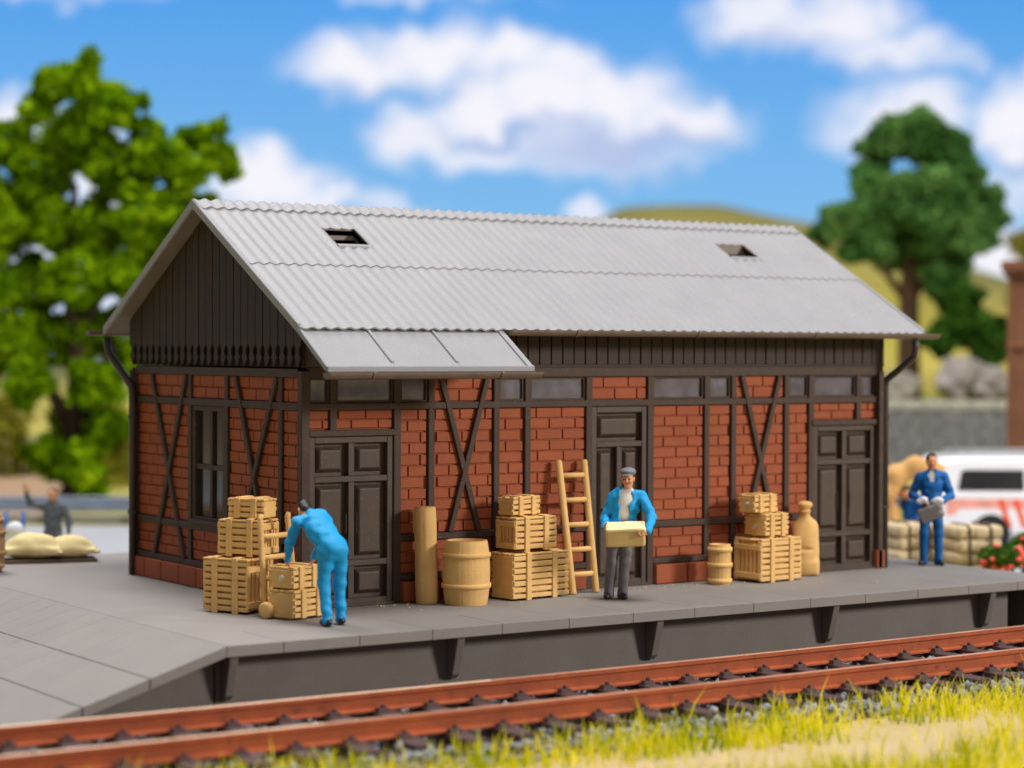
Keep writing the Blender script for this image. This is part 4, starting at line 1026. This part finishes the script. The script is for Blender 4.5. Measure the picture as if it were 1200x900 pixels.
# ================================================================== LEFT BACKGROUND
bo = tag(MB().box(-.78, .70, -.30, .30, 0, .05).build('board', M['plank'], None, bevel=.01), 'dark plank board under the pale sacks at the left', 'board'); bo.location = (-.36, 7.62, 0); bo.rotation_euler = (0, 0, YAW+R(18))
def pillow(name, label, loc, rz, l, w, h_, m, seed, tilt=0.):
    t = thing(name, label, 'sack', loc, rz); t.rotation_euler = (tilt, 0, rz)
    q = SDF(); q.ell((0, 0, h_*.46), (l*.49, w*.50, h_*.52), k=.05); q.box((0, 0, h_*.30), (l*.53, w*.53, h_*.13), .03, k=.10)
    for sx in (-1, 1):
        for sy in (-1, 1): q.ell((sx*l*.54, sy*w*.52, h_*.28), (.05, .05, .03), k=.04)
    q.build('sack_body', m, t, h=.014, wr=.010, seed=seed, freq=13); return t
pillow('flour_sack', 'plump pale sack lying left on the plank board, next to the wooden barrel', (-.62, 7.72, .05), YAW+R(8), .84, .50, .42, M['sack'], 1)
pillow('flour_sack', 'flatter pale sack lying at the right end of the plank board', (-.05, 7.58, .05), YAW+R(16), .74, .48, .36, M['sack'], 2)
bt = sd((16-600)/2510*37.5, 37.5)
tk = thing('sack_barrow', 'blue metal sack barrow standing behind the sacks at the left edge', 'hand truck', (bt.x, bt.y, GZ), YAW)
for sx in (-.16, .14):
    mb = MB(); mb.tube([(sx, 0, .05), (sx, .05, 1.0), (sx, .12, 1.29)], .038, 10); mb.build('side_rail', M['bluemetal'], tk, smooth=True)
    mb = MB(); mb.lathe([(.02, -.03), (.11, -.03), (.125, 0), (.11, .03), (.02, .03)], 20); w_ = mb.build('wheel', M['tyre'], tk, smooth=True); w_.location = (sx*1.4, .12, .125); w_.rotation_euler = (0, R(90), 0)
for z in (.45, .9): mb = MB(); mb.tube([(-.16, .04, z), (.14, .04, z)], .022, 8); mb.build('crossbar', M['bluemetal'], tk)
mb = MB(); mb.box(-.24, .22, -.32, .0, .02, .05); mb.build('toe_plate', M['bluemetal'], tk)
wsk = thing('flour_sack', 'white sack standing on the blue barrow at the left edge', 'sack', (bt.x, bt.y, GZ+.05), YAW)
q = SDF(); q.ell((.05, -.18, .50), (.22, .15, .55), k=.06); q.ell((.06, -.18, .98), (.17, .12, .14), k=.08); q.box((.05, -.18, .2), (.2, .13, .2), .06, k=.08); q.build('sack_body', M['white'], wsk, h=.016, wr=.012, freq=12)

gr = thing('guard_rail', 'grey blue steel guard rail along the road behind the platform', 'guard rail', tuple(sd(0, 50.6, GZ)), YAW)
mb = MB(); mb.prism([(-.06, .36), (.02, .42), (-.06, .50), (.02, .58), (-.06, .66), (-.03, .68), (.05, .58), (-.02, .50), (.05, .42), (-.03, .34)], lambda u, w, d: (d, u, w), -34, 2); mb.build('beam', M['railing'], gr)
for x in np.arange(-33, 2, 2.0): mb = MB(); mb.box(x-.05, x+.05, .05, .16, -.05, .62); mb.build('post', M['railing'], gr)
mb = MB(); mb.box(-34, 2, .20, .5, -.05, .22); mb.build('kerb', M['coping'], gr)

# trees
def tree(name, label, cat, loc, trunk, blobs_, nleaf, lsz, lm, bm, seed, group=None):
    t = thing(name, label, cat, loc, YAW, group); rg = np.random.default_rng(seed)
    if trunk:
        mb = MB()
        for pts, rad in trunk: mb.tube(pts, rad, 10)
        mb.build('trunk', bm, t, smooth=True)
    C = np.array([b[:3] for b in blobs_]); Rr = np.array([b[3] for b in blobs_])
    w = Rr**2.2; k = rg.choice(len(C), nleaf, p=w/w.sum())
    u = rg.normal(size=(nleaf, 3)); u /= np.linalg.norm(u, axis=1)[:, None]
    lump = 1+.16*np.sin(u[:, 0]*5+k)+.14*np.sin(u[:, 2]*6+k*2.1)+rg.normal(0, .07, nleaf)
    rr = Rr[k]*rg.uniform(.45, 1.0, nleaf)**.5*lump
    p = C[k]+u*rr[:, None]*np.array((1, 1, .85))
    a = rg.normal(size=(nleaf, 3)); a /= np.linalg.norm(a, axis=1)[:, None]; b = np.cross(a, rg.normal(size=(nleaf, 3))); b /= np.linalg.norm(b, axis=1)[:, None]
    s_ = (lsz*rg.uniform(.6, 1.4, nleaf))[:, None]
    v = np.stack([p-a*s_, p+b*s_*.55, p+a*s_, p-b*s_*.55], 1).reshape(-1, 3)
    mesh_arrays('crown', v, np.arange(nleaf*4).reshape(-1, 4), lm, t)
    return t
# big bright tree on the left, local x along the picture's horizontal
sc_ = 56/2510
def px(x, y, d, ox): return ((x-ox)*d/2510, (413-.9-y)*d/2510+3.36-GZ)
LB = []
for x, y, r_ in ((88, 88, 30), (108, 76, 18), (70, 112, 34), (112, 118, 40), (48, 140, 26), (140, 140, 34), (166, 124, 16), (92, 165, 52), (170, 160, 28), (40, 205, 52), (140, 205, 52), (190, 195, 34), (228, 165, 28), (262, 158, 16), (258, 190, 30), (215, 205, 40), (265, 205, 18), (0, 170, 40), (-35, 190, 60), (-10, 265, 66), (60, 270, 52), (115, 270, 50), (175, 262, 54), (222, 250, 36), (185, 310, 46), (150, 330, 40), (95, 335, 52), (30, 335, 52), (-45, 340, 80),
                 (10, 400, 50), (70, 400, 52), (130, 395, 48), (180, 375, 36), (150, 425, 36), (40, 455, 38), (118, 455, 42), (80, 500, 40), (-40, 430, 52), (98, 545, 44), (62, 535, 32), (130, 505, 34), (85, 578, 30), (112, 580, 22)):
    X, Z = px(x, y, 56, 92); LB.append((X, random.uniform(-1.0, 1.0), Z, r_*sc_*.78))
tp = sd((92-600)/2510*56, 56, GZ)
tree('leafy_tree', 'large bright green leafy tree behind the gable end of the shed', 'tree', tuple(tp), [([(0, 0, -.1), (.05, 0, 1.2), (0, .1, 3.0), (-.2, 0, 5.5), (-.1, 0, 8.5)], [.55, .36, .30, .2, .08]),
     ([(0, .1, 2.2), (.8, 0, 4.0), (1.7, 0, 6.0)], [.22, .15, .06]), ([(0, .1, 1.6), (-1.0, .1, 3.6), (-2.2, 0, 6.0)], [.22, .15, .06]), ([(-.1, 0, 4.5), (1.2, .2, 6.6), (2.9, 0, 8.0)], [.16, .1, .05])], LB, 70000, .115, M['leafA'], M['bark'], 21)

# right background tree
RB = []; sc2 = 68/2510
for x, y, r_ in ((1072, 158, 42), (1036, 172, 30), (1108, 176, 34), (1020, 205, 26), (1122, 205, 26), (1035, 240, 44), (992, 262, 34), (968, 275, 20), (1085, 245, 56), (1138, 236, 42), (1160, 256, 24), (1010, 288, 34), (1060, 288, 40), (1110, 288, 44), (1150, 280, 24), (1095, 325, 28), (1118, 345, 28)):
    X, Z = px(x, y, 68, 1066); RB.append((X, random.uniform(-.9, .9), Z, r_*sc2*.9))
tp = sd((1066-600)/2510*68, 68); gz = GZ+float(hills(np.array((1066-600)/2510*68.), np.array(68.)))
tree('rounded_tree', 'dark green rounded tree with a bare brown trunk beyond the far roof end', 'tree', (tp.x, tp.y, GZ), [([(0, 0, 2.0), (-.05, 0, 4.5), (.0, 0, 6.5), (.2, 0, 9.5)], [.42, .34, .3, .1]), ([(0, 0, 5.6), (-1.0, .1, 7.0), (-1.6, 0, 8.0)], [.16, .1, .05]), ([(0, 0, 5.8), (1.1, .1, 7.2), (1.9, 0, 8.3)], [.16, .1, .05])], RB, 46000, .125, M['leafB'], M['barkbrown'], 33)
def bush(label, x, y, r_, d, n, m, ox, seed, extra=()):
    X0 = sd((ox-600)/2510*d, d); bl = []
    for xx, yy, rr in ((x, y, r_),)+tuple(extra):
        X, Z = px(xx, yy, d, ox); bl.append((X, random.uniform(-.4, .4), Z, rr*d/2510*.9))
    g0 = float(hills(np.array((ox-600)/2510*d), np.array(float(d))))
    return tree('bush', label, 'bush', (X0.x, X0.y, GZ), [([(0, 0, g0-.2), (0, 0, max(g0+.5, bl[0][2]))], [.15, .06])], bl, n, .10, m, M['bark'], seed, None)
bush('dark green bush below the rounded tree at the right', 1140, 385, 34, 66, 9000, M['leafC'], 1140, 5, ((1105, 400, 26), (1160, 410, 28), (1130, 350, 24), (1172, 385, 16)))
bush('bright yellow green bush at the far right edge above the pillar', 1205, 285, 24, 90, 4000, M['leafD'], 1205, 6, ((1225, 300, 30), (1190, 350, 14)))
bush('yellow green bush right of the big leafy tree by the gutter', 135, 500, 26, 62, 4000, M['leafD'], 135, 8, ((150, 540, 30), (120, 545, 24), (140, 575, 26), (112, 582, 20)))
bush('small yellow green bush left of the trunk of the big leafy tree', 20, 480, 28, 64, 3500, M['leafD'], 20, 9, ((-10, 500, 30), (10, 520, 30), (30, 545, 26), (0, 560, 26)))

# stone wall and boulders
s0, s1 = (1000-600)/2510*62, (1330-600)/2510*62
wl = thing('stone_wall', 'grey stone retaining wall with pale coping behind the van', 'wall', tuple(sd(s0, 62, GZ)), YAW)
mb = MB(); LN = s1-s0; n = 9
WF = lambda u, w, d: (u, d, w)
mb.box(0, LN, .04, .5, -.1, 2.5)
for r_ in range(n):
    u = -random.uniform(0, .3)
    while u < LN:
        e = u+random.uniform(.35, .75); mb.frustum(max(u, 0)+.012, min(e, LN)-.012, r_*.277+.012, (r_+1)*.277-.012, WF, .06, -.03+random.uniform(-.02, .02), .025); u = e
mb.build('masonry', M['wall'], wl)
mb = MB()
for i in range(12): mb.box(i*LN/12+.01, (i+1)*LN/12-.01, -.12, .6, 2.50, 2.74)
mb.build('coping', M['coping'], wl, bevel=.03)
for lab, x, y, d, r_ in (('largest pale boulder on the grass terrace above the stone wall', 1132, 440, 65, .62), ('smaller grey boulder close to the downpipe above the wall', 1056, 448, 65.5, .42), ('boulder nearest the brown pillar above the wall', 1168, 446, 64.5, .45)):
    p = sd((x-600)/2510*d, d, 3.36-(y-413)*d/2510-.2)
    q = SDF(); rb2 = lambda ax, t_: np.array(Matrix.Rotation(t_, 3, ax))
    q.box((0, 0, .1), (r_*1.2, r_*.8, r_*.7), .08, rb2('Y', .35), k=.1); q.box((r_*.6, .1, -.15), (r_*.9, r_*.7, r_*.55), .08, rb2('Z', .6), k=.1); q.box((-r_*.8, .0, -.2), (r_*.7, r_*.6, r_*.5), .08, rb2('Y', -.5), k=.1)
    o = q.build('boulder', M['rock'], None, h=.06, wr=.09, seed=x, freq=6); o.location = p; tag(o, lab, 'rock')
pi_ = sd((1206-600)/2510*52, 52, GZ)
pt = thing('square_pillar', 'tall rust brown square pillar with a cap at the right edge', 'pillar', tuple(pi_), YAW+R(-32))
hw = .36
mb = MB(); mb.frustum(-hw-.04, hw+.04, -hw-.04, hw+.04, lambda u, w, d: (u, w, d), -.05, 6.0, .04); mb.box(-hw-.06, hw+.06, -hw-.06, hw+.06, 0, .7)
for sx in (-1, 1): mb.box(sx*hw-.05, sx*hw+.05, -hw-.06, -hw, .7, 6.0); mb.box(hw, hw+.06, sx*hw-.05, sx*hw+.05, .7, 6.0)
mb.build('shaft', M['pillar'], pt, bevel=.015)
mb = MB(); mb.box(-hw-.12, hw+.12, -hw-.12, hw+.12, 6.0, 6.12); mb.box(-hw-.18, hw+.18, -hw-.18, hw+.18, 6.12, 6.38); mb.build('cap', M['pillar'], pt, bevel=.02)
mb = MB(); mb.box(-hw-.08, hw+.08, -hw-.08, hw+.08, 4.25, 4.40); mb.build('band', M['pillar'], pt, bevel=.02)

# ================================================================== VAN
vp = sd((1093-600)/2510*45, 45)
org = vp+fh*.95
van = thing('van', 'white van with dark side windows and salmon and orange stripes parked behind the platform', 'van', (org.x, org.y, GZ), YAW)
secs = []      # x, half width low, belt, roof; z sill, belt, roof
for x, wl_, wb_, wr_2, zs, zb, zr_ in ((0, .80, .82, .66, .50, 1.20, 1.66), (.05, .90, .91, .74, .36, 1.20, 1.84), (.18, .94, .95, .78, .30, 1.20, 1.93), (.6, .95, .95, .80, .28, 1.20, 1.97), (2.6, .95, .95, .80, .28, 1.20, 1.985), (3.2, .95, .95, .78, .28, 1.18, 1.93), (3.55, .95, .95, .76, .28, 1.16, 1.80), (4.15, .95, .93, .74, .28, 1.13, 1.22), (4.65, .92, .90, .72, .30, .98, 1.04), (4.85, .84, .82, .66, .36, .85, .92), (4.92, .72, .70, .58, .44, .70, .76)):
    half = [(wl_*.9, zs), (wl_, zs+.10), (wl_+.01, (zs+zb)/2), (wb_, zb), (wb_-.02, zb+.03), (wr_2+.05, zr_-.10), (wr_2, zr_-.03), (wr_2-.12, zr_), (0, zr_+.012)]
    ring = [(x, -a, z) for a, z in half]+[(x, a, z) for a, z in half[-2::-1]]; secs.append(ring)
mb = MB(); n = len(secs[0]); mb.v = [p for r_ in secs for p in r_]
for i in range(len(secs)-1):
    for k in range(n): mb.f.append((i*n+k, i*n+(k+1) % n, (i+1)*n+(k+1) % n, (i+1)*n+k)); mb.m.append(0)
mb.f += [tuple(range(n-1, -1, -1)), tuple(range((len(secs)-1)*n, len(secs)*n))]; mb.m += [0, 0]
body = mb.build('body', M['vanpaint'], van, smooth=False, bevel=.03, seg=2)
def side_plate(pts, name, m, off=.012, par=None):
    for s_ in (-1, 1):
        def yy(z): return s_*(.945+off if z < 1.2 else np.interp(z, [1.2, 1.23, 1.88], [.95, .935, .85])+off)
        def fn(u, w, d): return (u, yy(w)-s_*d, w)
        m_ = MB(); m_.prism(pts, fn, 0, .03); m_.build(name, m, par or body)
wz0, wz1 = 1.26, 1.69
side_plate([(.55, wz0), (1.95, wz0), (1.95, wz1), (.70, wz1), (.63, wz1-.05)], 'window', M['vanglass'])
side_plate([(2.03, wz0), (2.95, wz0), (2.95, wz1), (2.03, wz1)], 'window', M['vanglass']); side_plate([(3.03, wz0), (3.72, wz0), (3.45, wz1-.06), (3.3, wz1), (3.03, wz1)], 'window', M['vanglass'])
side_plate([(.30, .74), (4.6, .74), (4.6, 1.08), (.30, 1.08)], 'stripe', M['salmon'])
for x in (1.42, 1.74, 2.06, 2.38): side_plate([(x+.16, .48), (x+.28, .48), (x+.08, 1.08), (x-.04, 1.08)], 'stripe', M['orange'], .016)
for s_ in (-1, 1):
    m_ = MB(); m_.tube([(.55, s_*.70, 1.99), (.62, s_*.70, 2.04), (2.9, s_*.70, 2.06), (3.0, s_*.70, 1.99)], .022, 8); m_.build('roof_rail', M['rim'], body)
    m_ = MB(); m_.box(-.015, .05, s_*.80-.06, s_*.80+.06, .85, 1.25); m_.build('tail_lamp', M['rail_lamp'], body, bevel=.01)
    m_ = MB(); m_.box(4.70, 4.90, s_*.68-.13, s_*.68+.13, .72, .90); m_.build('headlight', M['rim'], body, bevel=.03)
    for x in (1.25, 3.95):
        m_ = MB(); m_.lathe([(.405, -.02), (.405, .016), (.30, .02)], 32); a_ = m_.build('wheel_arch', M['tyre'], body); a_.location = (x, s_*.945, .36); a_.rotation_euler = (R(90)*s_*-1, 0, 0)
        m_ = MB(); m_.lathe([(.20, -.11), (.31, -.11), (.335, -.08), (.335, .06), (.31, .085), (.22, .085)], 32); w_ = m_.build('wheel', M['tyre'], van, smooth=True); w_.location = (x, s_*.90, .335); w_.rotation_euler = (R(90)*s_*-1, 0, 0)
        m_ = MB(); m_.lathe([(.215, .0), (.215, .08), (.19, .092), (.06, .07), (.02, .09)], 24); m_.build('rim', M['rim'], w_, smooth=True)
m_ = MB(); m_.prism([(-.72, 1.28), (.72, 1.28), (.62, 1.72), (-.62, 1.72)], lambda u, w, d: (.035-(w-1.28)*-.08-d, u, w), 0, .03); m_.build('rear_window', M['vanglass'], body)
m_ = MB(); m_.box(-.06, .08, -.9, .9, .34, .56); m_.build('bumper', M['vanpaint'], body, bevel=.03, seg=2)

# strapped bundles at the platform end
def bundle(label, x, y, d, l, w, n, rz):
    p = sd((x-600)/2510*d, d); t = thing('strapped_bundle', label, 'bundle', (p.x, p.y, GZ), rz)
    hh = .228
    for i in range(n):
        q = SDF()
        for j in range(3):
            u = (j-1)*l/3; q.box((u+random.uniform(-.02, .02), random.uniform(-.02, .02), hh*(i+.5)), (l/6+.02, w/2, hh*.52), .09, k=.03)
        q.build('layer', M['bale'], t, h=.025, wr=.012, seed=i, freq=12)
    for u in (-l*.28, l*.22):
        z1 = n*hh+.02; yy = w/2+.02
        m_ = MB(); m_.tube([(u, -yy, .0), (u, -yy, z1-.08), (u, -yy+.09, z1), (u, yy-.09, z1), (u, yy, z1-.08), (u, yy, 0)], .022, 8); m_.build('strap', M['strap'], t)
    return t
bundle('strapped bundle of pale sacks right beside the far corner of the shed', 1068, 612, 38, .86, .66, 5, YAW+R(24))
bundle('strapped bundle of pale sacks in front of the van wheel', 1140, 612, 37.6, .86, .66, 5, YAW+R(20))

# flowers
def flowers(label, x, y, d, r_, seed):
    p = sd((x-600)/2510*d, d); zc = 3.36-(y-413.5)*d/2510-GZ
    t = thing('flowering_plant', label, 'plant', (p.x, p.y, GZ), 0.); rg = np.random.default_rng(seed); n = 900
    u = rg.normal(size=(n, 3)); u /= np.linalg.norm(u, axis=1)[:, None]; c = np.array((0, 0, zc))+u*(r_*rg.uniform(.2, 1, n)**.4)[:, None]*np.array((1, 1, .9))
    a = rg.normal(size=(n, 3)); a /= np.linalg.norm(a, axis=1)[:, None]; b = np.cross(a, rg.normal(size=(n, 3))); b /= np.linalg.norm(b, axis=1)[:, None]
    v = np.stack([c-a*.045, c+b*.022, c+a*.045, c-b*.022], 1).reshape(-1, 3); mesh_arrays('foliage', v, np.arange(n*4).reshape(-1, 4), M['flowerleaf'], t)
    m_ = MB()
    for i in range(9): m_.tube([(0, 0, -.05), (u[i, 0]*r_*.3, u[i, 1]*r_*.3, zc*.6), (u[i, 0]*r_*.6, u[i, 1]*r_*.6, zc)], .012, 5)
    m_.build('stems', M['bark'], t)
    q = SDF()
    for i in range(16):
        w = u[-i-1]*np.array((1, 1, .9))*r_; w[1] = -abs(w[1]); q.ell(np.array((0, 0, zc))+w, (.05, .05, .04), k=.01)
    q.build('blossoms', M['petal'], t, h=.016, wr=.01, freq=60)
flowers('low flowering plant with few red blossoms nearest the strapped bundles', 1164, 657, 36.6, .24, 1)
flowers('flowering plant with red blossoms between the two others by the platform end', 1185, 655, 36.4, .24, 2)
flowers('tall flowering plant with red blossoms at the right edge', 1204, 645, 36.8, .30, 3)

# ================================================================== SKY BACKDROP
DB = 165.
def sky_mat():
    m = bpy.data.materials.new('painted sky'); m.use_nodes = True; nt = m.node_tree; L_ = nt.links; nt.nodes.clear()
    out = nd(nt, 'ShaderNodeOutputMaterial'); em = nd(nt, 'ShaderNodeEmission'); L_.new(em.outputs[0], out.inputs['Surface'])
    tc = nd(nt, 'ShaderNodeTexCoord'); sp = nd(nt, 'ShaderNodeSeparateXYZ'); L_.new(tc.outputs['Object'], sp.inputs[0])
    cb = nd(nt, 'ShaderNodeCombineXYZ'); L_.new(sp.outputs['X'], cb.inputs['X']); L_.new(sp.outputs['Z'], cb.inputs['Y'])
    def noise(sc, det, w):
        n_ = nd(nt, 'ShaderNodeTexNoise'); n_.inputs['Scale'].default_value = sc; n_.inputs['Detail'].default_value = det; n_.inputs['Roughness'].default_value = .55
        L_.new(cb.outputs[0], n_.inputs['Vector'])
        s_ = nd(nt, 'ShaderNodeVectorMath', operation='SUBTRACT'); s_.inputs[1].default_value = (.5, .5, .5); L_.new(n_.outputs['Color'], s_.inputs[0])
        m_ = nd(nt, 'ShaderNodeVectorMath', operation='SCALE'); m_.inputs['Scale'].default_value = w; L_.new(s_.outputs[0], m_.inputs[0]); return m_.outputs[0]
    a1 = nd(nt, 'ShaderNodeVectorMath', operation='ADD'); L_.new(noise(.16, 2, 6.), a1.inputs[0]); L_.new(noise(.55, 4, 2.6), a1.inputs[1])
    a2 = nd(nt, 'ShaderNodeVectorMath', operation='ADD'); L_.new(a1.outputs[0], a2.inputs[0]); L_.new(cb.outputs[0], a2.inputs[1])
    P_ = a2.outputs[0]
    def ellipses(lst):
        acc = None
        for x, y, rx, ry, wt in lst:
            cx_ = (x-600)*DB/2510; cz_ = 3.36+(413-.0036*(x-600)-y)*DB/2510
            s1_ = nd(nt, 'ShaderNodeVectorMath', operation='SUBTRACT'); s1_.inputs[1].default_value = (cx_, cz_, 0); L_.new(P_, s1_.inputs[0])
            s2_ = nd(nt, 'ShaderNodeVectorMath', operation='MULTIPLY'); s2_.inputs[1].default_value = (2510/DB/rx, 2510/DB/ry, 0); L_.new(s1_.outputs[0], s2_.inputs[0])
            ln = nd(nt, 'ShaderNodeVectorMath', operation='LENGTH'); L_.new(s2_.outputs[0], ln.inputs[0])
            mr = nd(nt, 'ShaderNodeMapRange', interpolation_type='SMOOTHSTEP'); mr.inputs['From Min'].default_value = 1.32; mr.inputs['From Max'].default_value = .28
            mr.inputs['To Min'].default_value = 0; mr.inputs['To Max'].default_value = wt; L_.new(ln.outputs['Value'], mr.inputs['Value'])
            if acc is None: acc = mr.outputs[0]
            else:
                mx = nd(nt, 'ShaderNodeMath', operation='MAXIMUM'); L_.new(acc, mx.inputs[0]); L_.new(mr.outputs[0], mx.inputs[1]); acc = mx.outputs[0]
        return acc
    clouds = ellipses([(420, 80, 90, 40, 1), (505, 68, 95, 42, 1), (590, 75, 60, 40, 1), (655, 85, 70, 42, .95), (490, 162, 62, 38, .9), (560, 130, 70, 42, 1), (640, 125, 90, 48, 1), (720, 115, 90, 48, 1), (790, 145, 85, 38, .95), (690, 165, 150, 42, .8), (560, 178, 80, 28, .8), (750, 185, 90, 28, .55),
                       (900, 22, 85, 40, .9), (985, 30, 80, 42, .95), (1040, 66, 80, 32, .85), (1105, 75, 50, 22, .5), (1050, 140, 85, 42, .9), (1010, 160, 50, 32, .7), (1180, 150, 70, 55, 1), (1230, 140, 80, 60, 1), (1190, 215, 50, 26, .6),
                       (310, 215, 85, 36, 1), (370, 232, 60, 26, .9), (450, 243, 60, 18, .6), (690, 246, 40, 18, .8), (60, 2, 90, 18, .6), (170, -5, 70, 16, .4), (30, 140, 45, 30, 1), (0, 160, 60, 30, .9), (110, 165, 50, 40, 1), (120, 215, 60, 40, .9), (70, 330, 140, 60, .8), (130, 350, 120, 50, .7), (1165, 295, 80, 45, 1.), (560, 10, 60, 8, .12), (480, -8, 150, 12, .5)])
    shade = ellipses([(720, 172, 120, 26, .75), (585, 158, 80, 14, .75), (830, 172, 60, 20, .5), (470, 112, 110, 14, .35), (900, 45, 90, 16, .4), (1190, 190, 60, 14, .6), (770, 205, 80, 14, .6), (990, 85, 100, 10, .3), (1040, 175, 60, 14, .3)])
    gr_ = nd(nt, 'ShaderNodeMapRange'); gr_.inputs['From Min'].default_value = 3.36+(413-280)*DB/2510; gr_.inputs['From Max'].default_value = 3.36+413*DB/2510; L_.new(sp.outputs['Z'], gr_.inputs['Value'])
    base = nd(nt, 'ShaderNodeMix', data_type='RGBA'); base.inputs['A'].default_value = lin(132, 190, 238); base.inputs['B'].default_value = lin(86, 162, 236); L_.new(gr_.outputs[0], base.inputs['Factor'])
    cc = nd(nt, 'ShaderNodeMix', data_type='RGBA'); cc.inputs['A'].default_value = lin(246, 245, 253); cc.inputs['B'].default_value = lin(176, 186, 226); L_.new(shade, cc.inputs['Factor'])
    fin = nd(nt, 'ShaderNodeMix', data_type='RGBA'); L_.new(clouds, fin.inputs['Factor']); L_.new(base.outputs['Result'], fin.inputs['A']); L_.new(cc.outputs['Result'], fin.inputs['B'])
    L_.new(fin.outputs['Result'], em.inputs['Color']); em.inputs['Strength'].default_value = 1.0
    return m
mb = MB(); xs = np.linspace(-150, 150, 61)
for x in xs: mb.v += [(x, -x*x/900, -12), (x, -x*x/900, 90)]
for i in range(60): mb.f.append((i*2, i*2+2, i*2+3, i*2+1)); mb.m.append(0)
sky = mb.build('sky', sky_mat(), None, smooth=True); p = sd(0, DB, 0); sky.location = (p.x, p.y, 0); sky.rotation_euler = (0, 0, YAW); tag(sky, kind='structure')

# ================================================================== LIGHT (table-top studio: key softbox, overhead softbox, neutral room; rear fill added)
w = bpy.data.worlds.new('World'); SC.world = w; w.use_nodes = True
bg = w.node_tree.nodes['Background']; bg.inputs['Color'].default_value = (1.0, .97, .95, 1); bg.inputs['Strength'].default_value = .235
def softbox(name, direction, dist, size, irr, col, target=(4.5, 1., 1.)):
    d = Vector(direction).normalized(); ld_ = bpy.data.lights.new(name, 'AREA'); ld_.shape = 'DISK'; ld_.size = size; ld_.energy = irr*PI*dist*dist; ld_.color = col
    o = bpy.data.objects.new(name, ld_); COL.objects.link(o); o.location = Vector(target)+d*dist; o.rotation_euler = (-d).to_track_quat('-Z', 'Y').to_euler(); return o
softbox('key_softbox', (.58, -.76, .32), 60, 11, 2.3, (1, .95, .88))
softbox('top_softbox', (-.02, -.24, .97), 60, 26, 2.9, (1, .985, .97))
softbox('added_rear_fill', (-.05, .52, .85), 60, 24, 2.6, (1, .98, .97))  # added lamp to brighten the platform beside the gable

SC.view_settings.view_transform = 'Standard'; SC.view_settings.look = 'None'; SC.view_settings.exposure = 0; SC.view_settings.gamma = 1
SC.cycles.use_denoising = True; SC.cycles.max_bounces = 6
